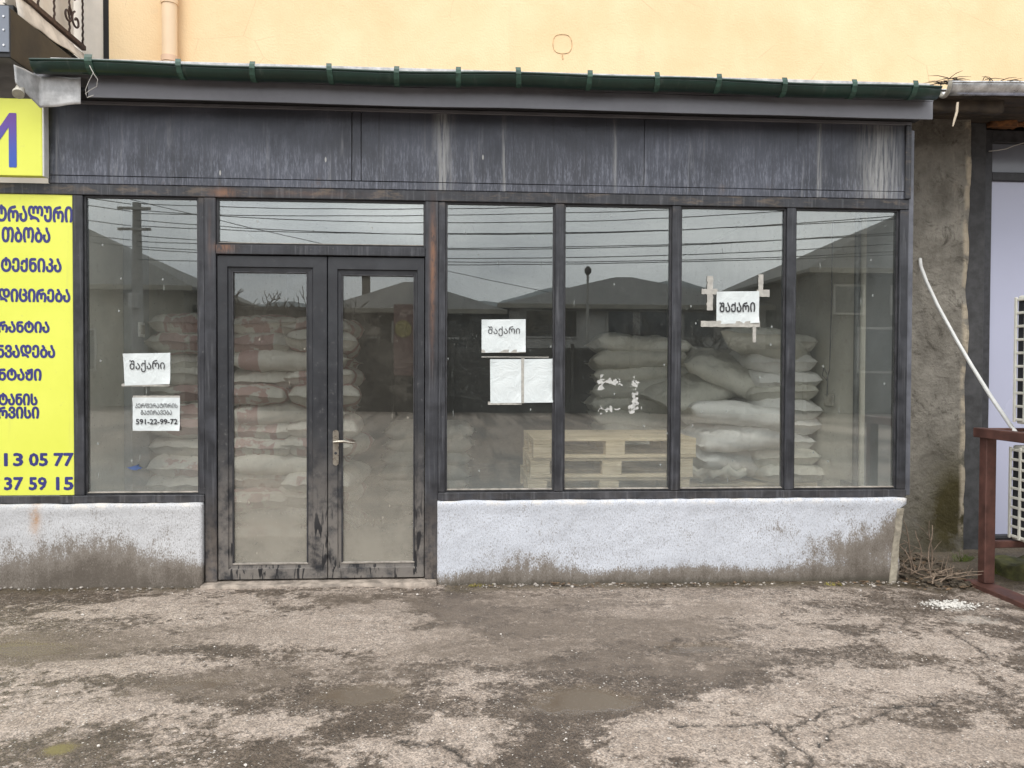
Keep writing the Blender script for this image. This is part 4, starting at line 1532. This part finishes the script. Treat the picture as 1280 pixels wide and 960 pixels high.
P0 = None
for k in range(6):
    z = .03 + .1462 * k
    lab = 'topmost wooden pallet of the stack behind the middle panes' if k == 5 else f'{ORD[5 - k]} wooden pallet from the top of the stack behind the middle panes'
    loc = (1.115 + rnd.uniform(-.03, .03) + (.02 if k == 4 else 0), .84 + rnd.uniform(-.03, .03), z)
    if P0 is None:
        P0 = pallet(loc, rnd.uniform(-.02, .02), lab, 'pallets behind the middle panes')
    else:
        c_ = copy_tree(P0)
        c_.location = loc
        c_.rotation_euler.z = rnd.uniform(-.02, .02)
        c_['label'] = lab
for k in range(3):
    for xx, yy, wh in ((2.36, 1.5, 'under the white sacks by the right wall'), (1.72, 2.35, 'under the rear stack of pale sacks')):
        c_ = copy_tree(P0)
        c_.location = (xx + rnd.uniform(-.02, .02), yy + rnd.uniform(-.02, .02), .03 + .1462 * k)
        c_.rotation_euler.z = rnd.uniform(-.03, .03)
        c_['label'] = f'{ORD[2 - k]} wooden pallet {wh}'
        c_['group'] = 'pallets under the sacks'

# wall fittings inside
so_ = empty('wall_socket', (2.995, .95, 1.25), 'double wall socket with a dangling cord on the right inner wall', 'socket')
q = Vector((3.0, .97, at(1040, 500, .97).z))
MB().box(2.978, 2.994, q.y - .075, q.y + .075, q.z - .05, q.z + .05, .006, 2).build('plate', 'dirty_plastic', so_)
MB().tube([(2.99, q.y - .02, 2.6), (2.985, q.y - .03, 2.0), (2.98, q.y - .02, q.z + .25), (2.965, q.y + .0, q.z + .16), (2.955, q.y + .05, q.z + .20), (2.955, q.y + .03, q.z + .26), (2.96, q.y - .03, q.z + .2), (2.97, q.y, q.z + .03)], .005, 8).build('cord', 'cord', so_)
q = at(169, 412, .84)
sw = empty('light_switch', tuple(q), 'small white light switch on the left inner wall', 'light switch')
MB().box(-2.399, -2.385, .80, .90, q.z - .055, q.z + .055, .005, 2).build('plate', 'white_plastic', sw)
MB().box(-2.386, -2.378, .82, .88, q.z - .035, q.z + .035, .004, 2).build('rocker', 'dirty_plastic', sw)

# ================================================================== RIGHT-HAND NEIGHBOUR
nb = empty('neighbour_shop', (4.2, .9, 0), 'neighbouring shop with bare concrete pier and tall frosted pane with sky reflection in its colour', 'shop')
def pfn(p):
    q = p.copy()
    q.y += fb((p.x, p.y, p.z), 2.2) * .022 + fb((p.x, p.y, p.z), 8) * .008
    q.x += fb((p.y, p.z, p.x), 2.0) * .018
    return q
MB().gridbox(3.15, 4.03, .80, 1.15, -.15, 3.62, .035, pfn).build('pier', 'concrete', nb)
MB().box(4.04, 4.215, .86, 1.1, -.1, 3.4, .006).build('tarred_reveal', 'tar', nb)
X0 = 4.222
wf = MB()
wf.box(X0, X0 + .075, .90, .98, .03, 3.36, .004)
wf.box(X0 + .077, 7.0, .905, .98, 3.26, 3.36, .004)
wf.box(X0 + .077, 7.0, .905, .98, 2.955, 3.02, .004)
wf.box(X0 + .077, 7.0, .905, .98, .03, .06, .004)
wf = wf.build('window', 'bead_dark', nb)
MB().box(X0 + .0775, 6.9, .945, .955, 3.022, 3.258, 0).build('pane', plain('dull_reflecting_glass', (.17, .18, .21), .08, 0, .1, 1, 0), wf)
MB().box(X0 + .0775, 6.9, .94, .955, .062, 2.953, 0).build('panel', 'lavender', wf)
MB().box(4.04, 7.0, .95, 1.1, -.12, .026, .004).build('sill_wall', 'tar', nb)
MB().box(3.1, 7.5, 1.16, 1.9, -.1, 3.7, 0).build('wall', 'back_wall', nb)
m = MB()
for i in range(7):
    y0 = .18 + i * .14
    m.box(3.12 + rnd.uniform(-.05, .05), 7.2, y0, y0 + .13, 3.36 + rnd.uniform(-.01, .01) + .012 * i, 3.40 + .012 * i, .004)
m.build('eave_boards', 'board', nb)
m = MB()
m.gridbox(3.11, 3.9, .24, .30, 3.27, 3.37, .04, lambda p: p + Vector((0, fb(p, 5) * .015, fb(p, 4) * .02)))
m.build('eave_beam', 'board', nb)
m = MB()
m.gridbox(4.22, 5.2, .80, .89, 3.365, 3.41, .03, lambda p: p + Vector((0, fb(p, 9) * .04, fb(p, 11) * .03)))
m.build('foam_filler', 'foam', nb)
zg = at(1200, 113, .12).z
m = MB()
GX0 = at(1181, 113, .12).x
half_round(m, GX0, 7.0, .12, zg + .035, .068, .003, 40)
gg = m.build('gutter', 'galv', nb)
m = MB()
m.tube([(GX0 - .0 + .012 * math.cos(a), .12 + .078 * math.cos(a), zg + .035 + .078 * math.sin(a)) for a in [math.pi + math.pi * i / 10 for i in range(11)]], .014, 8)
m.build('gutter_collar', 'dirty_plastic', gg)
# leaf litter in the gutter
m = MB()
for i in range(110):
    x = GX0 + rnd.random() ** 1.6 * .85 - .02
    a = Vector((x, .10 + rnd.uniform(-.05, .08), zg + .038 + rnd.uniform(0, .022)))
    d = Vector((rnd.gauss(0, 1), rnd.gauss(0, .5), rnd.gauss(-.02, .04))).normalized() * rnd.uniform(.05, .15)
    m.tube([a, a + d * .5 + Vector((0, 0, .008)), a + d], [.003, .0025, .001], 4)
tag(m.build('debris', plain('dark_dry_litter', (.045, .033, .022), .9, 0, .5, 30), None, (GX0, .12, zg)), 'dark dry twigs and leaf litter lying in the galvanised gutter', 'debris', None, 'stuff')
m = MB()
a = at(1197, 128, .1)
m.tube([a, at(1196, 140, .1), at(1193, 150, .1), at(1191, 158, .1)], [.008, .009, .008, .004], 8)
tag(m.build('dangling_stick', plain('pale_stick', (.52, .44, .34), .8), None, tuple(a)), 'pale stick hanging from the eave below the galvanised gutter joint', 'stick')
m = MB()
pts = [at(1236, 189, .88), at(1246, 188, .88), at(1258, 186, .88), at(1268, 182, .88), at(1282, 178, .88)]
m.tube(pts, .004, 6)
tag(m.build('cable', 'wire', None, tuple(pts[0])), 'thin white cable across the small upper pane of the neighbouring shop', 'cable')

# rack with air conditioners
rk = empty('steel_rack', (3.56, -.2, -.05), 'red oxide steel rack standing beside the concrete pier', 'rack')
def rpart(name, x0, x1, y0, y1, z0, z1):
    return MB().box(x0, x1, y0, y1, z0, z1, .004).build(name, 'rack', rk)
RX, RY = 3.50, -.16
rpart('post', RX, RX + .072, RY - .036, RY + .036, -.02, .955)
rpart('post', RX, RX + .072, RY - 1.10, RY - 1.03, -.02, .955)
rpart('post', RX + .62, RX + .69, RY - 1.10, RY - 1.03, -.02, .955)
rpart('post', RX + .62, RX + .69, RY - .036, RY + .036, -.02, .955)
rpart('foot_rail', RX - .06, RX + .08, RY - 1.3, RY + .09, -.085, -.022)
rpart('foot_rail', RX + .60, RX + .71, RY - 1.3, RY + .09, -.085, -.022)
rpart('top_rail', RX - .03, RX + .045, RY - 1.12, RY + .06, .957, 1.02)
rpart('top_rail', RX + .62, RX + .69, RY - 1.12, RY + .06, .957, 1.02)
rpart('cross_rail', RX + .047, RX + .618, RY + .0, RY + .055, .965, 1.018)
rpart('cross_rail', RX + .074, RX + .618, RY - .02, RY + .03, .215, .26)
rpart('cross_rail', RX + .074, RX + .618, RY - 1.09, RY - 1.04, .215, .26)


def condenser(y1, z0, z1, label):
    x = RX + .205
    root = empty('air_conditioner', (x, y1, z0), label, 'air conditioner', 'outdoor air conditioning units on the rack')
    y0 = y1 - .80
    m = MB()
    m.box(x + .025, x + .33, y0, y1, z0, z1, .012, 2)
    m.build('casing', 'ac', root)
    m = MB()
    m.box(x + .012, x + .0245, y0 + .04, y1 - .025, z0 + .03, z1 - .03, .002)
    m.build('fan_opening', 'black', root)
    m = MB()
    n = 9
    for i in range(n + 1):
        z = z0 + .03 + (z1 - z0 - .06) * i / n
        m.box(x - .001, x + .011, y0 + .02, y1 - .008, z - .009, z + .009, .003)
    for i in range(9):
        y = y1 - .014 - i * .092
        m.box(x - .004, x + .008, y - .011, y + .011, z0 + .012, z1 - .012, .003)
    m.build('grille', 'ac', root)
    return root


condenser(-.13, .265, .265 + .64, 'ivory outdoor air conditioner standing low inside the steel rack')
condenser(-.16, 1.05, 1.05 + .86, 'ivory outdoor air conditioner standing on top of the steel rack')
pts = [at(1150, 324, .79), at(1151, 333, .72), at(1158, 352, .66), at(1172, 382, .58), at(1195, 424, .45), at(1215, 458, .30), at(1240, 498, .1), at(1262, 530, -.1), at(1270, 541, -.19)]
m = MB()
m.tube(pts, .0135, 12)
tag(m.build('white_hose', 'white_plastic', None, tuple(pts[0])), 'white flexible hose running from a hole in the pier down to the rack', 'hose')
q = pts[-1]
m = MB()
m.box(q.x - .03, q.x + .30, q.y - .05, q.y + .05, q.z - .04, q.z + .005, .008, 2)
tag(m.build('pipe_duct', 'white_plastic', None, (q.x, q.y, q.z)), 'white plastic pipe duct lying along the top of the rack', 'duct')

m = MB()
m.gridbox(3.84, 4.4, -.02, .28, -.09, .045, .025, lambda p: p + Vector((fb(p, 9) * .02, fb(p, 7) * .03, fb(p, 8) * .025)))
tag(m.build('mossy_block', 'moss', None, (3.9, .1, -.05)), 'moss covered concrete block on the ground inside the steel rack', 'block')

# ================================================================== SMALL THINGS ON THE GROUND
def twig(i):
    m = MB()
    a = Vector((3.06 + rnd.random() * .30, -.14 + rnd.random() * .34, -.035))
    if i < 7:       # leaning up against the corner
        d = Vector((rnd.uniform(-.12, .14), rnd.uniform(-.05, .2), rnd.uniform(.22, .46)))
    else:
        d = Vector((rnd.uniform(-.35, .35), rnd.uniform(-.2, .15), rnd.uniform(.01, .10)))
    L = rnd.uniform(.8, 1.25)
    pts = []
    k1 = rnd.uniform(-.03, .03)
    for k in range(7):
        t_ = k / 6
        pts.append(a + d * L * t_ + Vector((k1 * math.sin(t_ * 5), .01 * math.sin(t_ * 7 + i), .02 * t_ * (1 - t_) * 4 * rnd.uniform(.3, 1))))
    m.tube(pts, [.0055 * (1 - .75 * k / 6) + .001 for k in range(7)], 6)
    for s_ in range(3):
        p = pts[2 + s_]
        e_ = Vector((rnd.uniform(-1, 1), rnd.uniform(-.6, .6), rnd.uniform(.1, .9))).normalized() * rnd.uniform(.05, .13)
        m.tube([p, p + e_ * .6, p + e_ + Vector((0, 0, -.008))], [.0028, .0022, .001], 5)
    tag(m.build('dry_twig', 'twig', None, tuple(a)), 'dry brown twig in the heap at the right end of the whitewashed plinth', 'twig', 'dry twigs heaped by the plinth end')


for i in range(18):
    twig(i)


def stones(name, n, fn, mat, label, cat, smin, smax, base):
    m = MB()
    for i in range(n):
        x, y = fn()
        s_ = rnd.uniform(smin, smax) * (1 if rnd.random() < .85 else 1.8)
        t = bmesh.new()
        bmesh.ops.create_icosphere(t, subdivisions=1, radius=s_)
        for v in t.verts:
            v.co *= 1 + rnd.uniform(-.28, .28)
            v.co.z *= .6
        t.transform(Matrix.Translation((x, y, gz(x) + s_ * .25)) @ Matrix.Rotation(rnd.uniform(0, 6.3), 4, 'Z'))
        m.join(t)
    tag(m.build(name, mat, None, base), label, cat, None, 'stuff')


def near_wall():
    x = rnd.uniform(-.1, 3.3) if rnd.random() < .75 else rnd.uniform(-3.3, -1.7)
    return x, -.05 - abs(rnd.gauss(0, .05))


stones('gravel', 330, near_wall, 'gravel', 'loose small gravel along the foot of the plinth', 'gravel', .003, .008, (0, -.1, 0))
stones('scattered_grit', 300, lambda: (rnd.uniform(-2.6, 3.2), rnd.uniform(-2.5, -.1)), plain('pale_grit', (.50, .46, .42), .85, 0, .4, 40, .2), 'pale grit scattered over the damp asphalt', 'grit', .002, .0055, (0, -1, 0))
rb = gnd(1190, 752)
stones('rubble', 420, lambda: (rb.x + rnd.gauss(0, .075), rb.y + rnd.gauss(0, .04)), 'rubble', 'patch of crumbled white plaster on the asphalt near the rack', 'rubble', .002, .007, tuple(rb))
stones('debris', 240, lambda: (3.05 + rnd.random() * .55, rnd.uniform(-.2, .75)), plain('soil_clods', (.07, .055, .038), .95, 0, .6, 30, .4), 'dark soil and leaf crumbs in the gap beside the plinth end', 'debris', .005, .018, (3.3, .2, 0))


def tuft(px, py, n, h, mat, label):
    q = gnd(px, py)
    m = MB()
    for i in range(n):
        a = Vector((q.x + rnd.gauss(0, .03), q.y + rnd.gauss(0, .012), gz(q.x) - .004))
        d = Vector((rnd.gauss(0, .5), rnd.gauss(-.1, .3), 1)).normalized() * h * rnd.uniform(.5, 1.1)
        b2 = a + d * .6
        c2 = a + d + Vector((d.x * .5, d.y * .4, -h * .25))
        wv = Vector((.0022, .0008, 0))
        v = [m.bm.verts.new(p) for p in (a - wv, a + wv, b2 + wv * .8, c2, b2 - wv * .8)]
        m.bm.faces.new(v)
    tag(m.build('weed_tuft', mat, None, tuple(q), .0005), label, 'weed', 'weeds along the foot of the walls')


tuft(832, 722, 46, .055, 'drygrass', 'yellowish grass tuft at the foot of the plinth below the middle pane')
tuft(1040, 729, 34, .035, 'drygrass', 'straggly dry tuft at the foot of the plinth below the fourth pane')
tuft(596, 733, 30, .03, 'drygrass', 'thin dry tuft near the door end of the whitewashed plinth')
tuft(140, 735, 40, .035, 'grass', 'low green weeds at the foot of the stained left plinth')
tuft(1248, 712, 60, .14, 'grass', 'green weed growing behind the rack post')
tuft(1205, 697, 40, .10, 'grass', 'green weed at the foot of the concrete pier')

# ================================================================== ACROSS THE STREET (seen mirrored in the glass)
MAT['roof_tile'] = plain('grey_sheet_roof', (.085, .082, .076), .8, 0, .3, 3)
MAT['house_beige'] = plain('beige_house_wall', (.22, .205, .17), .9, 0, .2, 1.5)
MAT['house_dark'] = plain('dark_house_wall', (.06, .056, .05), .9, 0, .3, 1.5)
MAT['house_white'] = plain('pale_house_wall', (.34, .33, .31), .9, 0, .15, 1.5)
MAT['pane_dark'] = plain('dark_house_pane', (.02, .022, .025), .1, 0, .2, 1, 0)
MAT['pole'] = plain('concrete_pole', (.27, .26, .24), .9, 0, .2, 3)
MAT['bark'] = plain('bare_bark', (.06, .05, .042), .9, 0, .3, 6)
MAT['fence'] = plain('dark_yard_fence', (.055, .05, .045), .9, 0, .3, 3)


def house(label, x0, x1, L, depth, ze, zr, r0, r1, wallm, wins, chimney=None, hipped=True):
    root = empty('house', ((x0 + x1) / 2, -L, 0), label, 'house', 'houses across the street')
    y0, y1 = -L, -L - depth
    MB().box(x0, x1, y1, y0, -.1, ze - .002, 0).build('wall', wallm, root)
    e = .45
    ym = (y0 + y1) / 2
    pts = [(x0 - e, y0 + e, ze), (x1 + e, y0 + e, ze), (x1 + e, y1 - e, ze), (x0 - e, y1 - e, ze), (r0, ym, zr), (r1, ym, zr)]
    pts += [(p[0], p[1], p[2] - .12) for p in pts[:4]]
    m = MB()
    m.poly(pts, [(0, 1, 5, 4), (2, 3, 4, 5), (1, 2, 5), (3, 0, 4), (6, 9, 8, 7), (0, 6, 7, 1), (1, 7, 8, 2), (2, 8, 9, 3), (3, 9, 6, 0)])
    rf = m.build('roof', 'roof_tile', root)
    MB().box(x0 - e - .02, x1 + e + .02, y0 + e + .002, y0 + e + .04, ze - .16, ze + .02, .004).build('eaves_board', 'house_beige', rf)
    if chimney:
        cx, zt = chimney
        MB().box(cx - .16, cx + .16, ym + .9, ym + 1.25, ze, zt, .01).build('chimney', 'house_dark', rf)
    for (a, b2, c_, d_) in wins:
        m = MB()
        m.box(a - .08, b2 + .08, y0 + .003, y0 + .06, c_ - .08, d_ + .08, .01)
        wnd = m.build('window', 'house_white', root)
        MB().box(a, b2, y0 + .062, y0 + .075, c_, d_, 0).build('pane', 'pane_dark', wnd)
    return root


def B(px, py, L=25): return behind(px, py, L)


# far left: gable house with beige wall, roof falling to the right
house('beige house with a long grey roof falling away, mirrored in the left window', -22.5, -10.2, 24, 10, 4.4, 7.4, -17.5, -16.0, 'house_beige', [(-20, -18.6, 1.4, 2.8), (-14.6, -13.4, 1.4, 2.8)])
fl = empty('low_building', (-7, -25, 0), 'flat topped dark low building between two roofs, mirrored in the left door glass', 'building')
a, b_ = B(296, 387), B(398, 392)
MB().box(a.x - 1.6, b_.x + .2, -31, -25, -.1, a.z, .02).build('wall', 'house_dark', fl)
MB().box(a.x - 1.7, b_.x + .3, -31.1, -24.9, a.z + .002, a.z + .14, .02).build('parapet', 'roof_tile', fl)
a = B(505, 347, 29)
house('dark house with a steep hipped roof and chimney, mirrored in the right door glass', -5.0, 1.3, 25, 8, 3.72, 5.25, -2.5, -1.9, 'house_dark', [(-4.2, -3.2, 1.2, 2.6), (-.8, .2, 1.2, 2.6), (-2.6, -1.7, 2.3, 3.2)], (B(458, 340, 29).x + .1, 6.2))
house('pale house with a wide hipped roof and dark windows, mirrored in the middle panes', 1.9, 12.4, 25.5, 10, 4.0, 5.75, 7.2, 8.0, 'house_white',
      [(2.6, 4.6, 2.75, 3.75), (5.9, 6.9, 2.75, 3.75), (7.2, 8.4, 2.75, 3.75), (9.0, 10.2, 2.75, 3.75), (10.6, 11.8, 2.75, 3.75)])
house('tall dark barn with a long grey roof, mirrored in the right panes', 12.6, 27.0, 21.5, 11, 5.0, 8.1, 18.6, 22.5, 'house_dark', [(14.2, 15.6, 1.4, 2.9), (17.2, 18.6, 1.4, 2.9), (13.3, 14.3, 3.5, 4.4), (15.4, 16.4, 3.5, 4.4)])
fe = empty('yard_fence', (3, -21, 0), 'dark board fence along the far side of the street', 'fence')
MB().box(-8.5, 12.0, -21.06, -21.0, -.1, 2.15, .01).build('boards', 'fence', fe)
for i in range(11):
    MB().box(-8.5 + i * 2.04, -8.38 + i * 2.04, -20.998, -20.9, -.1, 2.3, .01).build('post', 'fence', fe)

# utility pole and wires
pt = B(170, 253, 20)
po = empty('utility_pole', (pt.x, -20, 0), 'concrete utility pole with many wires, mirrored in the left window', 'utility pole', 'utility poles')
MB().tube([(pt.x, -20, -.1), (pt.x, -20, pt.z)], [.19, .125], 10).build('shaft', 'pole', po)
for z in (pt.z - .25, pt.z - .9):
    MB().box(pt.x - .5, pt.x + .5, -20.04 + .2, -19.96 + .2, z, z + .08, .005).build('crossarm', 'pole', po)
MB().box(pt.x - .12, pt.x + .14, -19.80, -19.6, 3.3, 3.75, .01).build('junction_box', 'house_white', po)
end = Vector((17.0, -14.0, 0))
p2_ = empty('utility_pole', (end.x, end.y, 0), 'concrete utility pole standing by the barn across the street', 'utility pole', 'utility poles')
MB().tube([(end.x, end.y, -.1), (end.x, end.y, 7.1)], [.19, .125], 10).build('shaft', 'pole', p2_)
MB().box(end.x - .5, end.x + .5, end.y + .14, end.y + .22, 6.6, 6.68, .005).build('crossarm', 'pole', p2_)


def wire(a, b2, sag, i, r=.013):
    m = MB()
    pts = []
    for k in range(25):
        t_ = k / 24
        p = Vector(a).lerp(Vector(b2), t_)
        p.z -= sag * 4 * t_ * (1 - t_)
        pts.append(p)
    m.tube(pts, r, 5)
    tag(m.build('overhead_wire', 'black', None, tuple(a)), 'dark overhead wire strung between the poles, mirrored in the glass', 'wire', 'overhead wires mirrored in the glass')


zt = pt.z
for i, (za, zb, sg, dy) in enumerate(((0, 6.75, .55, 0), (-.22, 6.45, .75, .1), (-.28, 6.3, .35, -.15), (-.55, 6.05, .75, .2), (-.72, 5.8, .5, .12), (-1.0, 5.6, .7, 0), (-1.2, 5.35, .45, .15), (-1.35, 5.2, .6, .1), (-1.4, 4.95, .55, -.1), (-1.75, 4.75, .35, .05))):
    wire((pt.x + .1, -19.85 + dy, zt + za - .05), (end.x, end.y + .2 + dy, zb), sg, i)
for i, (za, zb) in enumerate(((-.08, 6.3), (-.3, 6.0), (-.75, 5.4), (-1.2, 5.0), (-1.4, 4.9))):
    wire((pt.x - .1, -19.85, zt + za), (pt.x - 14, -14, zb + 2.2), .3, i)
wire((-24, -13, 9.2), (6, -30, 4.6), .3, 20)

lp = B(735, 340, 23)
sl = empty('street_lamp', (lp.x, -23, 0), 'slim street lamp with a round head, mirrored in the second tall pane', 'street lamp')
MB().tube([(lp.x, -23, -.1), (lp.x, -23, lp.z - .1)], [.07, .045], 8).build('post', 'pole', sl)
MB().tube([(lp.x, -23, lp.z - .12), (lp.x, -23, lp.z - .02), (lp.x, -23, lp.z + .12), (lp.x, -23, lp.z + .22)], [.04, .13, .13, .04], 12).build('lamp_head', 'fence', sl)

sp_ = B(505, 410, 19)
sb = empty('advert_board', (sp_.x, -19, 0), 'dull red advertising board with a yellow disc, mirrored in the right door glass', 'sign')
MB().box(sp_.x - .32, sp_.x + .36, -19.06, -19.0, 1.2, B(505, 380, 19).z, .01).build('face', plain('dull_red_board', (.14, .085, .08), .7), sb)
yy = B(504, 411, 19)
m = MB()
m.prism([(yy.x + .26 * math.cos(t_), yy.z + .26 * math.sin(t_)) for t_ in [2 * math.pi * i / 24 for i in range(24)]], -18.995, -18.97, 'y')
m.build('disc', plain('yellow_disc', (.22, .19, .07), .6), sb)
for x in (sp_.x - .25, sp_.x + .29):
    MB().box(x - .03, x + .03, -19.05, -19.01, -.1, 1.198, .005).build('leg', 'fence', sb)


def bare_tree(x, y, h, seed, label):
    rr = random.Random(seed)
    root = empty('bare_tree', (x, y, 0), label, 'tree', 'bare trees across the street')
    tr = MB()
    cr = MB()
    def grow(m, p, d, L, r_, lv):
        q = p + d * L
        mid = p + d * L * .5 + Vector((rr.uniform(-.06, .06), rr.uniform(-.06, .06), 0)) * L
        m.tube([p, mid, q], [max(r_, .013), max(r_ * .85, .012), max(r_ * .62, .011)], 5 if lv else 8)
        if lv >= 5: return
        for i in range(rr.choice((2, 3, 3)) if lv else 4):
            ax = Vector((rr.gauss(0, 1), rr.gauss(0, 1), rr.gauss(.25, .5))).normalized()
            nd = (d * .75 + ax * .75).normalized()
            grow(cr, p.lerp(q, rr.uniform(.6, 1)), nd, L * rr.uniform(.58, .8), r_ * .58, lv + 1)
    grow(tr, Vector((x, y, -.1)), Vector((.03, 0, 1)), h * .33, h * .022, 0)
    tr.build('trunk', 'bark', root)
    cr.build('crown', 'bark', root)


q = B(312, 380, 22.5)
bare_tree(q.x, -22.5, 6.2, 3, 'leafless tree beside the flat topped building, mirrored in the left door glass')
q = B(440, 380, 24)
bare_tree(q.x, -23.6, 4.9, 8, 'leafless tree in front of the dark house, mirrored in the right door glass')
for px, py, L_, h, sd, lab in ((800, 385, 24, 4.4, 12, 'small leafless tree before the pale house, mirrored in the second tall pane'),
                               (585, 380, 23.5, 4.0, 15, 'small leafless tree at the corner of the dark house, mirrored in the first tall pane'),
                               (905, 385, 22, 4.2, 21, 'leafless tree at the corner of the barn, mirrored in the third tall pane')):
    q = B(px, py, L_)
    bare_tree(q.x, -L_, h, sd, lab)

# brown leaf litter around the twig heap and along the wall
m = MB()
for i in range(150):
    if i < 95:
        x, y = 3.03 + rnd.random() * .6, rnd.uniform(-.28, .6)
    else:
        x = rnd.uniform(-.1, 3.1)
        y = -.06 - abs(rnd.gauss(0, .05))
    a = rnd.uniform(0, 6.3)
    L_ = rnd.uniform(.012, .034)
    d = Vector((math.cos(a), math.sin(a), rnd.uniform(-.1, .35))) * L_
    n_ = Vector((-math.sin(a), math.cos(a), rnd.uniform(-.2, .4))) * L_ * .42
    b0 = Vector((x, y, gz(x) + .006 + rnd.uniform(0, .012)))
    v = [m.bm.verts.new(p) for p in (b0 - d, b0 - d * .2 + n_, b0 + d, b0 - d * .2 - n_)]
    m.bm.faces.new((v[0], v[1], v[2]))
    m.bm.faces.new((v[0], v[2], v[3]))
tag(m.build('leaf_litter', plain('brown_dead_leaves', (.13, .085, .05), .85, 0, .6, 25, 0), None, (3.2, 0, 0), .0004), 'small dead brown leaves lying by the twig heap and the wall foot', 'leaf litter', None, 'stuff')
